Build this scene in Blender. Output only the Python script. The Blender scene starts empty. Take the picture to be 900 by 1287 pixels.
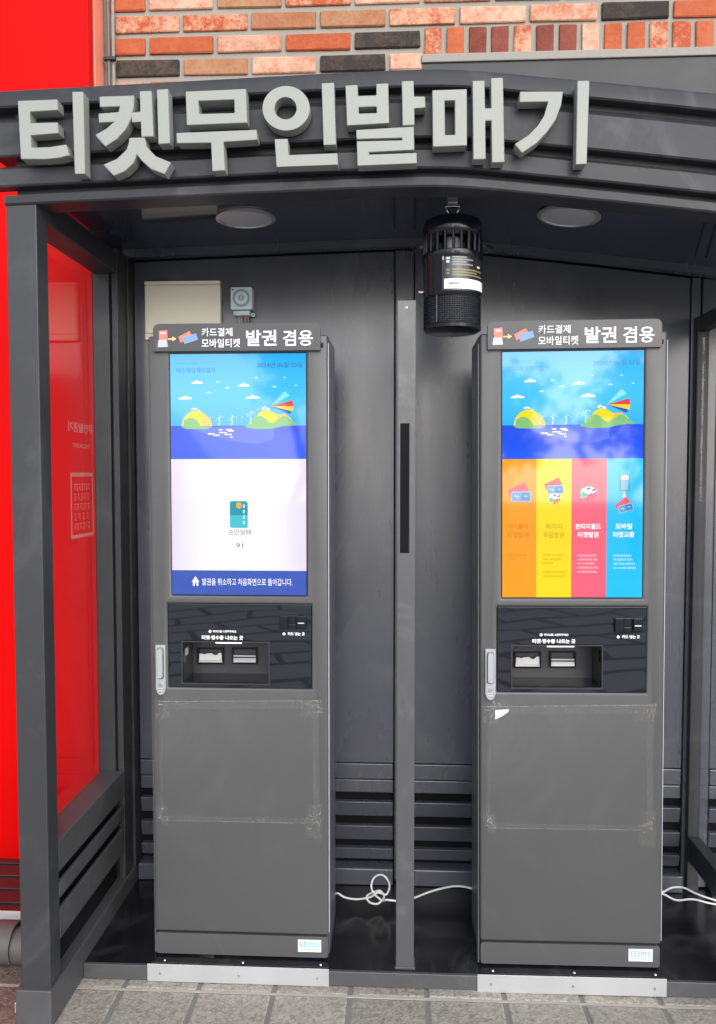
import bpy, bmesh, math, random
from mathutils import Vector
from mathutils.geometry import tessellate_polygon
random.seed(7)
R = math.radians
SC = bpy.context.scene
COL = SC.collection

# ------------------------------------------------------------------ camera, sky, sun
F = 1000.0                      # focal length in pixels of a 1287 px high frame
TH, PH, CZ = math.atan(.05), math.atan(.0465), 1.501
cam = bpy.data.cameras.new('camera')
cam.sensor_fit = 'VERTICAL'; cam.sensor_height = 36; cam.lens = F/1287*36
cam.clip_start = .05; cam.clip_end = 400
cam_o = bpy.data.objects.new('camera', cam); COL.objects.link(cam_o)
cam_o.location = (0, 0, CZ); cam_o.rotation_euler = (math.pi/2-PH, 0, TH)
SC.camera = cam_o

SUN_EL, SUN_AZ = R(25), R(160)          # azimuth clockwise from +Y: behind the camera, a little to the right
w = bpy.data.worlds.new('World'); SC.world = w; w.use_nodes = True
nt = w.node_tree; nt.nodes.clear()
sky = nt.nodes.new('ShaderNodeTexSky'); sky.sky_type = 'NISHITA'; sky.sun_disc = False
sky.sun_elevation = SUN_EL; sky.sun_rotation = SUN_AZ; sky.dust_density = 1.6; sky.air_density = 1.0; sky.ozone_density = 3
hs = nt.nodes.new('ShaderNodeHueSaturation'); hs.inputs['Saturation'].default_value = .5
bg = nt.nodes.new('ShaderNodeBackground'); bg.inputs['Strength'].default_value = .15
wo = nt.nodes.new('ShaderNodeOutputWorld')
nt.links.new(sky.outputs[0], hs.inputs['Color']); nt.links.new(hs.outputs[0], bg.inputs[0]); nt.links.new(bg.outputs[0], wo.inputs[0])
sun = bpy.data.lights.new('sun', 'SUN'); sun.energy = 1.5; sun.angle = R(80); sun.color = (1, .99, .975)
sun_o = bpy.data.objects.new('sun', sun); COL.objects.link(sun_o)
sd = Vector((math.sin(SUN_AZ)*math.cos(SUN_EL), math.cos(SUN_AZ)*math.cos(SUN_EL), math.sin(SUN_EL)))
sun_o.rotation_euler = sd.to_track_quat('Z', 'Y').to_euler(); sun_o.location = (-2, -4, 6)
SC.view_settings.view_transform = 'Standard'; SC.view_settings.look = 'None'
SC.view_settings.exposure = 0.95; SC.view_settings.gamma = 1
try: SC.cycles.max_bounces = 8; SC.cycles.use_denoising = True
except Exception: pass

# ------------------------------------------------------------------ measuring: a photo pixel on a plane of the place
_ct, _st, _cp, _sp = math.cos(TH), math.sin(TH), math.cos(PH), math.sin(PH)
_f = Vector((-_st*_cp, _ct*_cp, -_sp)); _r = Vector((_ct, _st, 0)); _u = _r.cross(_f)
def at(px, py, Y=None, X=None, Z=None):
    d = _r*((px-450)/F) + _u*((643.5-py)/F) + _f
    t = Y/d.y if Y is not None else X/d.x if X is not None else (Z-CZ)/d.z
    return Vector((d.x*t, d.y*t, CZ+d.z*t))
def zz(py, Y, px=460): return at(px, py, Y=Y).z
def xx(px, Y, py=700): return at(px, py, Y=Y).x

# ------------------------------------------------------------------ materials
def newmat(name):
    m = bpy.data.materials.new(name); m.use_nodes = True
    t = m.node_tree; t.nodes.clear()
    o = t.nodes.new('ShaderNodeOutputMaterial'); p = t.nodes.new('ShaderNodeBsdfPrincipled')
    t.links.new(p.outputs[0], o.inputs[0])
    return m, t, p
def nd(t, kind, **kw):
    n = t.nodes.new(kind)
    for k, v in kw.items():
        if k in n.inputs: n.inputs[k].default_value = v
        else: setattr(n, k, v)
    return n
def paint(name, col, rough=.4, var=.06, bump=.02, scale=30, spec=.5, metal=0, streak=False, coat=0, rv=.09, smudge=0):
    """plain coloured surface: faint colour mottling, uneven gloss, orange peel"""
    m, t, p = newmat(name); L = t.links.new
    tc = nd(t, 'ShaderNodeTexCoord')
    mp = nd(t, 'ShaderNodeMapping'); L(tc.outputs['Object'], mp.inputs[0])
    if streak: mp.inputs['Scale'].default_value = (1, 1, .25)
    n1 = nd(t, 'ShaderNodeTexNoise', Scale=3.2, Detail=6, Roughness=.62); L(mp.outputs[0], n1.inputs['Vector'])
    n1.inputs['Distortion'].default_value = .6
    mx = nd(t, 'ShaderNodeMix', data_type='RGBA'); L(n1.outputs[0], mx.inputs[0])
    mx.inputs[6].default_value = [c*(1-var) for c in col]+[1]; mx.inputs[7].default_value = [min(1, c*(1+var)) for c in col]+[1]
    if smudge:                                # wiped dust: pale swirls of their own shape
        ns = nd(t, 'ShaderNodeTexNoise', Scale=2.1, Detail=8, Roughness=.68); ns.inputs['Distortion'].default_value = 2.4; L(tc.outputs['Object'], ns.inputs['Vector'])
        rs_ = nd(t, 'ShaderNodeMapRange'); L(ns.outputs[0], rs_.inputs[0]); rs_.inputs[1].default_value = .52; rs_.inputs[2].default_value = .78; rs_.inputs[4].default_value = smudge
        m3 = nd(t, 'ShaderNodeMix', data_type='RGBA'); L(rs_.outputs[0], m3.inputs[0]); L(mx.outputs[2], m3.inputs[6]); m3.inputs[7].default_value = (.34, .335, .33, 1)
        L(m3.outputs[2], p.inputs['Base Color'])
    else: L(mx.outputs[2], p.inputs['Base Color'])
    mr = nd(t, 'ShaderNodeMapRange'); L(n1.outputs[0], mr.inputs[0])
    mr.inputs[1].default_value = .25; mr.inputs[2].default_value = .75
    mr.inputs[3].default_value = max(.015, rough-rv); mr.inputs[4].default_value = min(1, rough+rv)
    L(mr.outputs[0], p.inputs['Roughness'])
    n2 = nd(t, 'ShaderNodeTexNoise', Scale=scale, Detail=3); L(mp.outputs[0], n2.inputs['Vector'])
    b = nd(t, 'ShaderNodeBump', Strength=bump*4, Distance=.002); L(n2.outputs[0], b.inputs['Height']); L(b.outputs[0], p.inputs['Normal'])
    p.inputs['Specular IOR Level'].default_value = spec; p.inputs['Metallic'].default_value = metal
    p.inputs['Coat Weight'].default_value = coat
    return m
M = {}
M['frame'] = paint('frame_paint', (.036, .037, .041), .42, .08, .03, smudge=0.1, spec=.35)
M['sill'] = paint('sill_paint', (.066, .066, .069), .4, .08, .03, smudge=.12)
M['fascia'] = paint('fascia_paint', (.037, .037, .041), .36, .10, .03, smudge=0.14, spec=.18)
M['wall'] = paint('wall_panel_paint', (.068, .072, .090), .26, .14, .03, 14, streak=True, smudge=.13, spec=.8)
M['ceil'] = paint('ceiling_paint', (.040, .048, .080), .07, .1, .002, rv=.02, spec=.7)
M['dark'] = paint('dark_backing', (.022, .022, .024), .55)
M['void'] = paint('dark_void', (.008, .008, .009), .8, .1, 0, spec=.1)
M['floor'] = paint('black_floor', (.009, .009, .011), .2, .25, .006, 9, rv=.09, smudge=.14)
M['kiosk'] = paint('kiosk_paint', (.070, .070, .071), .40, .05, .025, 90, smudge=.06)
M['kside'] = paint('kiosk_side_paint', (.105, .106, .113), .38, .06, .02, 90)
M['header'] = paint('header_plate', (.040, .039, .045), .32, .06, .01)
M['postgrey'] = paint('bare_grey_post', (.072, .071, .076), .34, .10, .02, 20, streak=True, smudge=0.3)
M['letter'] = paint('letter_paint', (.265, .270, .245), .5, .05, .02, smudge=0)
M['gloss'] = paint('black_acrylic', (.010, .011, .016), .02, .2, .0, spec=.62, rv=.004)
M['tray'] = paint('tray_plastic', (.030, .029, .033), .32, .1, .01)
M['blackpl'] = paint('black_plastic', (.006, .007, .012), .17, .2, .01, spec=.4, rv=.04)
M['blackmat'] = paint('black_matte', (.016, .017, .022), .6, .2, spec=.2)
M['silver'] = paint('brushed_silver', (.62, .62, .61), .34, .12, .02, 60, metal=.65)
M['alu'] = paint('aluminium_strip', (.46, .465, .47), .42, .12, .03, 40, metal=.35)
M['chrome'] = paint('chrome_wire', (.8, .8, .8), .14, .05, 0, metal=1)
M['handle'] = paint('handle_silver', (.36, .37, .385), .3, .06, .01, metal=.2)
M['white'] = paint('white_print', (.80, .80, .81), .5, .02, 0)
M['cable'] = paint('white_cable', (.70, .70, .69), .45, .08, 0)
M['beige'] = paint('beige_cover', (.76, .735, .60), .45, .05, .01)
M['timer'] = paint('timer_plastic', (.52, .63, .65), .4, .06, .01)
M['timerdark'] = paint('timer_dial', (.24, .31, .34), .35, .06, .01)
M['red'] = paint('red_panel', (.60, .003, .003), .32, .02, 0, 20, spec=.05, rv=.02)
M['coral'] = paint('coral_edge', (.85, .26, .17), .5, .05, .01)
M['maroon'] = paint('maroon_deck', (.045, .022, .024), .10, .2, .01)
M['whitetrim'] = paint('white_trim', (.72, .71, .69), .45, .05)
M['pvc'] = paint('grey_pipe', (.10, .093, .088), .5, .12, .02)
M['greywall'] = paint('grey_wall', (.052, .052, .052), .7, .08, .05, 60)
M['mortar'] = paint('mortar', (.27, .25, .215), .9, .16, .25, 120)
M['joint'] = paint('dark_joint', (.20, .19, .165), .9, .2, .2, 120)
M['grout'] = paint('pale_grout', (.42, .385, .33), .9, .15, .2, 120)
M['ledge'] = paint('stone_ledge', (.27, .25, .22), .85, .12, .2, 90)
M['ceillight'] = paint('frosted_disc', (.62, .63, .64), .45, .04, 0)
M['label'] = paint('trap_label', (.022, .021, .022), .2, .1, 0)
M['labelmesh'] = paint('mesh_liner', (.04, .043, .052), .5, .1, 0)
M['labelolive'] = paint('label_olive', (.20, .19, .10), .4, .1, 0)
M['labelgrey'] = paint('label_grey', (.26, .26, .27), .4, .1, 0)
M['paper'] = paint('torn_paper', (.55, .55, .54), .6, .04, .02)
M['wred'] = paint('wire_pink', (.42, .17, .15), .4); M['wtan'] = paint('wire_tan', (.45, .33, .22), .4); M['wgreen'] = paint('wire_green', (.03, .16, .09), .4)
M['coral2'] = paint('print_coral', (.75, .19, .13), .5); M['pblue'] = paint('print_blue', (.16, .29, .50), .5)
M['pgrey'] = paint('print_grey', (.45, .46, .52), .5); M['pyellow'] = paint('print_yellow', (.72, .56, .22), .5); M['ppink'] = paint('print_pink', (.62, .13, .17), .5)
M['stkblue'] = paint('sticker_blue', (.10, .38, .60), .4); M['stkpale'] = paint('sticker_pale', (.62, .78, .84), .4)

def brickmat(name, a, b, mix, rough=.85):
    m, t, p = newmat(name); L = t.links.new
    tc = nd(t, 'ShaderNodeTexCoord'); oi = nd(t, 'ShaderNodeObjectInfo')
    ad = nd(t, 'ShaderNodeVectorMath', operation='ADD'); mu = nd(t, 'ShaderNodeMath', operation='MULTIPLY'); mu.inputs[1].default_value = 37
    L(oi.outputs['Random'], mu.inputs[0]); L(tc.outputs['Object'], ad.inputs[0]); L(mu.outputs[0], ad.inputs[1])
    n = nd(t, 'ShaderNodeTexNoise', Scale=11, Detail=9, Roughness=.78); L(ad.outputs[0], n.inputs['Vector'])
    n2 = nd(t, 'ShaderNodeTexNoise', Scale=85, Detail=5, Roughness=.7); L(ad.outputs[0], n2.inputs['Vector'])
    s = nd(t, 'ShaderNodeMath', operation='ADD'); L(n.outputs[0], s.inputs[0])
    m2 = nd(t, 'ShaderNodeMath', operation='MULTIPLY'); m2.inputs[1].default_value = .55; L(n2.outputs[0], m2.inputs[0]); L(m2.outputs[0], s.inputs[1])
    m3 = nd(t, 'ShaderNodeMath', operation='MULTIPLY_ADD'); L(oi.outputs['Random'], m3.inputs[0]); m3.inputs[1].default_value = .16; L(s.outputs[0], m3.inputs[2])
    r = nd(t, 'ShaderNodeValToRGB'); L(m3.outputs[0], r.inputs[0])
    e = r.color_ramp.elements; e[0].position = mix-.15; e[0].color = (*a, 1); e[1].position = mix+.2; e[1].color = (*b, 1)
    L(r.outputs[0], p.inputs['Base Color']); p.inputs['Roughness'].default_value = rough
    b_ = nd(t, 'ShaderNodeBump', Strength=.7, Distance=.004); L(s.outputs[0], b_.inputs['Height']); L(b_.outputs[0], p.inputs['Normal'])
    return m
M['b_orange'] = brickmat('brick_orange', (.34, .062, .017), (.42, .105, .038), .85)
M['b_pale'] = brickmat('brick_whitewashed', (.40, .135, .065), (.55, .36, .26), .80)
M['b_mix'] = brickmat('brick_half_washed', (.36, .065, .018), (.52, .30, .19), .93)
M['b_dark'] = brickmat('brick_charcoal', (.022, .015, .012), (.075, .048, .034), .93)
M['b_tan'] = brickmat('brick_tan', (.30, .10, .04), (.34, .185, .10), .84)
M['b_red'] = brickmat('brick_dark_red', (.14, .026, .014), (.22, .052, .03), .86)

def tilemat(name, ca, cb):
    m, t, p = newmat(name); L = t.links.new
    tc = nd(t, 'ShaderNodeTexCoord'); oi = nd(t, 'ShaderNodeObjectInfo')
    ad = nd(t, 'ShaderNodeVectorMath', operation='ADD'); mu = nd(t, 'ShaderNodeMath', operation='MULTIPLY'); mu.inputs[1].default_value = 19
    L(oi.outputs['Random'], mu.inputs[0]); L(tc.outputs['Object'], ad.inputs[0]); L(mu.outputs[0], ad.inputs[1])
    v = nd(t, 'ShaderNodeTexNoise', Scale=72, Detail=4, Roughness=.6); v.inputs['Distortion'].default_value = 1.3; L(ad.outputs[0], v.inputs['Vector'])
    r = nd(t, 'ShaderNodeValToRGB'); L(v.outputs[0], r.inputs[0])
    e = r.color_ramp.elements; e[0].position = .36; e[0].color = (*ca, 1); e[1].position = .60; e[1].color = (*cb, 1)
    n = nd(t, 'ShaderNodeTexNoise', Scale=7, Detail=6); L(ad.outputs[0], n.inputs['Vector'])
    mx = nd(t, 'ShaderNodeMix', data_type='RGBA', blend_type='MULTIPLY'); mx.inputs[0].default_value = .3
    L(r.outputs[0], mx.inputs[6]); L(n.outputs[0], mx.inputs[7])
    mx2 = nd(t, 'ShaderNodeMix', data_type='RGBA', blend_type='MULTIPLY'); mx2.inputs[0].default_value = 1; L(mx.outputs[2], mx2.inputs[6])
    mr = nd(t, 'ShaderNodeMapRange'); L(oi.outputs['Random'], mr.inputs[0]); mr.inputs[3].default_value = 1.25; mr.inputs[4].default_value = 1.55
    L(mr.outputs[0], mx2.inputs[7]); L(mx2.outputs[2], p.inputs['Base Color'])
    p.inputs['Roughness'].default_value = .55
    b = nd(t, 'ShaderNodeBump', Strength=.9, Distance=.004); L(v.outputs[0], b.inputs['Height']); L(b.outputs[0], p.inputs['Normal'])
    return m
M['tile'] = tilemat('hammered_tile', (.195, .172, .142), (.345, .312, .264)); M['tileshade'] = tilemat('shaded_tile', (.10, .066, .052), (.22, .155, .125))  # second: same tile, shade and red bounce left of the post painted in
def groundmat():
    """stone slabs of the square: pale slabs in wavy courses, dark joints"""
    m, t, p = newmat('square_paving'); L = t.links.new
    tc = nd(t, 'ShaderNodeTexCoord'); mp = nd(t, 'ShaderNodeMapping'); L(tc.outputs['Object'], mp.inputs[0]); mp.inputs['Rotation'].default_value = (0, 0, R(28))
    n = nd(t, 'ShaderNodeTexNoise', Scale=.55, Detail=2); L(mp.outputs[0], n.inputs['Vector'])
    ad = nd(t, 'ShaderNodeMix', data_type='RGBA', blend_type='ADD'); ad.inputs[0].default_value = 1; L(mp.outputs[0], ad.inputs[6]); L(n.outputs['Color'], ad.inputs[7])
    b = nd(t, 'ShaderNodeTexBrick', Scale=1.0); L(ad.outputs[2], b.inputs['Vector'])
    b.inputs['Color1'].default_value = (.56, .55, .54, 1); b.inputs['Color2'].default_value = (.44, .44, .44, 1); b.inputs['Mortar'].default_value = (.03, .03, .03, 1)
    b.inputs['Mortar Size'].default_value = .038; b.inputs['Brick Width'].default_value = .9; b.inputs['Row Height'].default_value = .42
    L(b.outputs[0], p.inputs['Base Color']); p.inputs['Roughness'].default_value = .8
    return m
M['ground'] = groundmat()

def displaymat():
    m, t, p = newmat('display_light'); L = t.links.new
    a = nd(t, 'ShaderNodeAttribute', attribute_name='Col')
    p.inputs['Base Color'].default_value = (.004, .004, .004, 1); p.inputs['Roughness'].default_value = .05; p.inputs['Specular IOR Level'].default_value = .5
    L(a.outputs['Color'], p.inputs['Emission Color']); p.inputs['Emission Strength'].default_value = .52
    return m
M['display'] = displaymat()
def glassmat(name, tint, refl):
    m, t, p = newmat(name); L = t.links.new
    t.nodes.remove(p); o = [n for n in t.nodes if n.type == 'OUTPUT_MATERIAL'][0]
    tr = nd(t, 'ShaderNodeBsdfTransparent'); tr.inputs[0].default_value = (*tint, 1)
    gl = nd(t, 'ShaderNodeBsdfGlossy'); gl.inputs['Roughness'].default_value = .03
    fr = nd(t, 'ShaderNodeFresnel'); ge = nd(t, 'ShaderNodeNewGeometry')
    mr = nd(t, 'ShaderNodeMapRange'); mr.inputs[3].default_value = refl; mr.inputs[4].default_value = 1/refl
    L(ge.outputs['Backfacing'], mr.inputs[0]); L(mr.outputs[0], fr.inputs[0])
    mx = nd(t, 'ShaderNodeMixShader'); L(fr.outputs[0], mx.inputs[0]); L(tr.outputs[0], mx.inputs[1]); L(gl.outputs[0], mx.inputs[2]); L(mx.outputs[0], o.inputs[0])
    return m
M['glass'] = glassmat('pane_glass', (.99, .99, .99), 1.45)
def tapemat(name, top, lo=.52):
    m, t, p = newmat(name); L = t.links.new
    o = [n for n in t.nodes if n.type == 'OUTPUT_MATERIAL'][0]
    tc = nd(t, 'ShaderNodeTexCoord')
    n = nd(t, 'ShaderNodeTexNoise', Scale=55, Detail=7, Roughness=.75); n.inputs['Distortion'].default_value = 2.2; L(tc.outputs['Object'], n.inputs['Vector'])
    r = nd(t, 'ShaderNodeValToRGB'); L(n.outputs[0], r.inputs[0])
    e = r.color_ramp.elements; e[0].position = lo; e[0].color = (.03,)*3+(1,); e[1].position = lo+.2; e[1].color = (top,)*3+(1,)
    tr = nd(t, 'ShaderNodeBsdfTransparent'); mx = nd(t, 'ShaderNodeMixShader')
    p.inputs['Base Color'].default_value = (.42, .41, .38, 1); p.inputs['Roughness'].default_value = .35
    L(r.outputs[0], mx.inputs[0]); L(tr.outputs[0], mx.inputs[1]); L(p.outputs[0], mx.inputs[2]); L(mx.outputs[0], o.inputs[0])
    return m
M['tape'] = tapemat('tape_film', .30); M['tapeedge'] = tapemat('tape_edge', .5, .42)
def tintfilm(name, col, fac):
    m, t, p = newmat(name); L = t.links.new
    o = [n for n in t.nodes if n.type == 'OUTPUT_MATERIAL'][0]
    tr = nd(t, 'ShaderNodeBsdfTransparent'); mx = nd(t, 'ShaderNodeMixShader'); mx.inputs[0].default_value = fac
    p.inputs['Base Color'].default_value = (*col, 1); p.inputs['Roughness'].default_value = .5
    L(tr.outputs[0], mx.inputs[1]); L(p.outputs[0], mx.inputs[2]); L(mx.outputs[0], o.inputs[0])
    return m
M['glassprint'] = tintfilm('glass_print', (.85, .76, .68), .5)

# ------------------------------------------------------------------ mesh builder
ORG = {}                                     # world origin of each object that parents others
def tag(o, label=None, cat=None, group=None, kind=None):
    if label: o['label'] = label
    if cat: o['category'] = cat
    if group: o['group'] = group
    if kind: o['kind'] = kind
    return o
def thing(name, loc, label, cat, group=None):
    o = bpy.data.objects.new(name, None); COL.objects.link(o); o.empty_display_size = .1
    o.location = loc; ORG[o] = Vector(loc)
    return tag(o, label, cat, group)
class MB:
    def __init__(s): s.v = []; s.f = []; s.c = []
    def face(s, pts, col=(1, 1, 1)):
        k = len(s.v); s.v += [tuple(p) for p in pts]; s.f.append(tuple(range(k, k+len(pts)))); s.c.append(col)
    def box(s, x0, x1, y0, y1, z0, z1, col=(1, 1, 1)):
        k = len(s.v)
        s.v += [(x0,y0,z0),(x1,y0,z0),(x1,y1,z0),(x0,y1,z0),(x0,y0,z1),(x1,y0,z1),(x1,y1,z1),(x0,y1,z1)]
        for q in ((0,1,5,4),(1,2,6,5),(2,3,7,6),(3,0,4,7),(4,5,6,7),(3,2,1,0)):
            s.f.append(tuple(k+i for i in q)); s.c.append(col)
        return s
    def prism(s, loops, y0, y1, col=(1, 1, 1)):
        """outline(s) in XZ (first outer, others holes) given thickness from y0 (front) to y1"""
        k = len(s.v); flat = [p for l in loops for p in l]; n = len(flat)
        s.v += [(p[0], y0, p[1]) for p in flat]+[(p[0], y1, p[1]) for p in flat]
        for tri in tessellate_polygon([[Vector((p[0], p[1], 0)) for p in l] for l in loops]):
            a, b, c = [flat[i] for i in tri]
            if (b[0]-a[0])*(c[1]-a[1])-(b[1]-a[1])*(c[0]-a[0]) < 0: tri = tri[::-1]
            s.f.append(tuple(k+i for i in tri)); s.c.append(col)
            s.f.append(tuple(k+n+i for i in tri[::-1])); s.c.append(col)
        o = 0
        for li, l in enumerate(loops):
            m = len(l); area = sum(l[i][0]*l[(i+1)%m][1]-l[(i+1)%m][0]*l[i][1] for i in range(m))
            ccw = area > 0
            if li: ccw = not ccw
            for i in range(m):
                a, b = k+o+i, k+o+(i+1)%m
                s.f.append((b, a, a+n, b+n) if ccw else (a, b, b+n, a+n)); s.c.append(col)
            o += m
        return s
    def sweep(s, prof, xs, zoff, cap=True):
        """closed YZ profile carried along X, lifted by zoff(x)"""
        k = len(s.v); n = len(prof)
        for x in xs: s.v += [(x, p[0], p[1]+zoff(x)) for p in prof]
        for i in range(len(xs)-1):
            for j in range(n):
                a, b = k+i*n+j, k+i*n+(j+1)%n
                s.f.append((a, b, b+n, a+n)); s.c.append((1, 1, 1))
        if cap:
            s.f.append(tuple(k+j for j in range(n))[::-1]); s.c.append((1, 1, 1))
            s.f.append(tuple(k+(len(xs)-1)*n+j for j in range(n))); s.c.append((1, 1, 1))
        return s
    def tube(s, path, r, n=8, closed=False):
        P = [Vector(p) for p in path]; k = len(s.v); m = len(P); nrm = None
        for i, p in enumerate(P):
            t = (P[(i+1) % m]-P[i-1]) if closed else (P[min(i+1, m-1)]-P[max(i-1, 0)])
            t.normalize()
            if nrm is None: nrm = t.orthogonal().normalized()
            nrm = (nrm-t*nrm.dot(t)).normalized(); b = t.cross(nrm)
            for j in range(n):
                a = 2*math.pi*j/n; s.v.append(tuple(p+(nrm*math.cos(a)+b*math.sin(a))*r))
        for i in range(m if closed else m-1):
            for j in range(n):
                a, b2 = k+i*n+j, k+i*n+(j+1) % n; c, d = k+((i+1) % m)*n+(j+1) % n, k+((i+1) % m)*n+j
                s.f.append((a, b2, c, d)); s.c.append((1, 1, 1))
        if not closed:
            s.f.append(tuple(k+j for j in range(n))[::-1]); s.c.append((1,1,1)); s.f.append(tuple(k+(m-1)*n+j for j in range(n))); s.c.append((1,1,1))
        return s
    def lathe(s, prof, c, n=40, axis='z', a0=0, a1=2*math.pi):
        """(radius, height) profile turned about an axis through c"""
        k = len(s.v); m = len(prof); full = abs(a1-a0-2*math.pi) < 1e-6; cols = n if full else n+1
        for i in range(cols):
            a = a0+(a1-a0)*i/n
            for r, h in prof:
                p = (r*math.cos(a), r*math.sin(a), h)
                if axis == 'y': p = (p[0], -p[2], p[1])
                if axis == 'x': p = (p[2], p[0], p[1])
                s.v.append((c[0]+p[0], c[1]+p[1], c[2]+p[2]))
        for i in range(n):
            i2 = (i+1) % cols
            for j in range(m-1):
                s.f.append((k+i*m+j, k+i2*m+j, k+i2*m+j+1, k+i*m+j+1)); s.c.append((1, 1, 1))
        return s
    def text(s, body, x0, x1, z0, z1, y, col=(1, 1, 1), bold=0.0, put=None):
        """flat lettering fitted into a rectangle; put(u, v) may place it on another plane"""
        cu = bpy.data.curves.new('lettering', 'FONT'); cu.body = body; cu.size = 1; cu.offset = bold; cu.resolution_u = 2
        o = bpy.data.objects.new('lettering', cu); COL.objects.link(o)
        dg = bpy.context.evaluated_depsgraph_get(); dg.update()
        me = bpy.data.meshes.new_from_object(o.evaluated_get(dg))
        xs = [q.co.x for q in me.vertices]; ys = [q.co.y for q in me.vertices]
        if xs:
            ax, bx, ay, by = min(xs), max(xs), min(ys), max(ys); k = len(s.v)
            for q in me.vertices:
                u = x0+(q.co.x-ax)/(bx-ax)*(x1-x0); v_ = z0+(q.co.y-ay)/(by-ay)*(z1-z0)
                s.v.append(put(u, v_) if put else (u, y, v_))
            for p in me.polygons: s.f.append(tuple(k+i for i in p.vertices)); s.c.append(col)
        bpy.data.objects.remove(o); bpy.data.curves.remove(cu); bpy.data.meshes.remove(me)
        return s
    def build(s, name, mat, parent=None, bevel=0, smooth=False, loc=None, seg=2, colors=False):
        org = ORG[parent] if parent is not None else Vector((0, 0, 0))
        base = Vector(loc) if loc is not None else org
        me = bpy.data.meshes.new(name); me.from_pydata([tuple(Vector(v)-base) for v in s.v], [], s.f)
        if colors:
            a = me.color_attributes.new('Col', 'FLOAT_COLOR', 'CORNER'); i = 0
            for p, c in zip(me.polygons, s.c):
                for _ in p.vertices: a.data[i].color = (*c[:3], 1); i += 1
        me.materials.append(M[mat] if isinstance(mat, str) else mat)
        if not colors:
            bm = bmesh.new(); bm.from_mesh(me); bmesh.ops.remove_doubles(bm, verts=bm.verts, dist=1e-6)
            bmesh.ops.recalc_face_normals(bm, faces=bm.faces)
            if bevel:
                ed = [e for e in bm.edges if len(e.link_faces) == 2 and e.calc_face_angle(0) > R(30)]
                if ed: bmesh.ops.bevel(bm, geom=ed, offset=bevel, segments=seg, affect='EDGES', profile=.5, clamp_overlap=True)
            bm.to_mesh(me); bm.free()
        if smooth:
            for p in me.polygons: p.use_smooth = True
            try: me.set_sharp_from_angle(angle=R(38))
            except Exception: pass
        o = bpy.data.objects.new(name, me); COL.objects.link(o); o.location = base-org
        if parent is not None: o.parent = parent
        ORG[o] = base
        return o
def box(name, mat, parent, x0, x1, y0, y1, z0, z1, bevel=.003, **k):
    return MB().box(x0, x1, y0, y1, z0, z1).build(name, mat, parent, bevel=bevel, **k)
def holed(x0, x1, z0, z1, holes, y0, y1):
    """a plate in XZ with rectangular openings"""
    m = MB(); rect = lambda a, b, c, d: [(a, c), (b, c), (b, d), (a, d)]
    return m.prism([rect(x0, x1, z0, z1)]+[rect(*h) for h in holes], y0, y1)
def rrect(x0, x1, z0, z1, r, n=6, corners=(1, 1, 1, 1)):
    out = []
    for (cx, cz, a0, on) in ((x1-r, z0+r, -90, corners[0]), (x1-r, z1-r, 0, corners[1]), (x0+r, z1-r, 90, corners[2]), (x0+r, z0+r, 180, corners[3])):
        if on:
            for i in range(n+1):
                a = R(a0+90*i/n); out.append((cx+r*math.cos(a), cz+r*math.sin(a)))
        else: out.append((cx+(r if a0 in (-90, 0) else -r), cz+(r if a0 in (0, 90) else -r)))
    return out
def twin(src, name, parent, loc, mat=None):
    o = src.copy(); COL.objects.link(o); o.name = name; o.parent = parent; o.location = loc
    return o

# ------------------------------------------------------------------ the setting: ground and paving
g = MB(); g.face([(-40, -40, -.006), (40, -40, -.006), (40, 40, -.006), (-40, 40, -.006)])
ground = g.build('ground', 'ground'); tag(ground, kind='structure')
bed = MB(); bed.face([(-2.2, .2, -.003), (2.4, .2, -.003), (2.4, 3.3, -.003), (-2.2, 3.3, -.003)])
bed.build('mortar_bed', 'joint', ground)
TS = .222; JX, JY = xx(535, 2.32, 1240), at(450, 1252, Z=0).y
tmesh = []; tshade = []
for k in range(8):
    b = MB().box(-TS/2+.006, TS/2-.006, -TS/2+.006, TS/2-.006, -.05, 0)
    o = b.build('paving_tile', 'tile' if k < 4 else 'tileshade', ground, bevel=.005); (tmesh if k < 4 else tshade).append(o.data); bpy.data.objects.remove(o)
for i in range(-9, 9):
    for j in range(-6, 3):
        cx, cy = JX+(i+.5)*TS, JY+(j+.5)*TS
        o = bpy.data.objects.new('paving_tile', random.choice(tshade if cx < -1.02 else tmesh)); COL.objects.link(o); o.parent = ground
        o.location = (cx, cy, random.uniform(-.0015, .0015)); o.rotation_euler = (random.uniform(-.004, .004), random.uniform(-.004, .004), random.choice((0, math.pi))+random.uniform(-.004, .004))

for j in range(-6, 4):
    y = JY+j*TS
    box('grout_line', 'grout', ground, -2.1, 2.3, y-.0045, y+.0045, -.02, -.0012, 0)

# ------------------------------------------------------------------ brick wall behind
YB = 3.05
bw = thing('brick_wall', (.6, YB, 0), 'wall of orange, whitewashed and charcoal bricks rising behind the grey shelter roof', 'wall')
box('mortar_backing', 'mortar', bw, -3.6, 2.7, YB+.010, YB+.22, 0, 4.3, 0)
bz = lambda py: zz(py, YB, 185)
P_ = .0812; ROWC = (bz(48)+bz(67.5))/2
BL, BH, JT = .2435, .0605, .0165
bx0 = xx(145, YB, 30)
def brick_mesh(L, H, mat, seed):
    rnd = random.Random(seed); m = MB().box(-L/2, L/2, 0, .09, -H/2, H/2)
    o = m.build('brick', mat, None, bevel=.0035, seg=1); me = o.data
    for v in me.vertices: v.co.x += rnd.uniform(-.0016, .0016); v.co.z += rnd.uniform(-.0016, .0016); v.co.y += rnd.uniform(-.0012, .0012)
    bpy.data.objects.remove(o); return me
BK = {}
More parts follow.
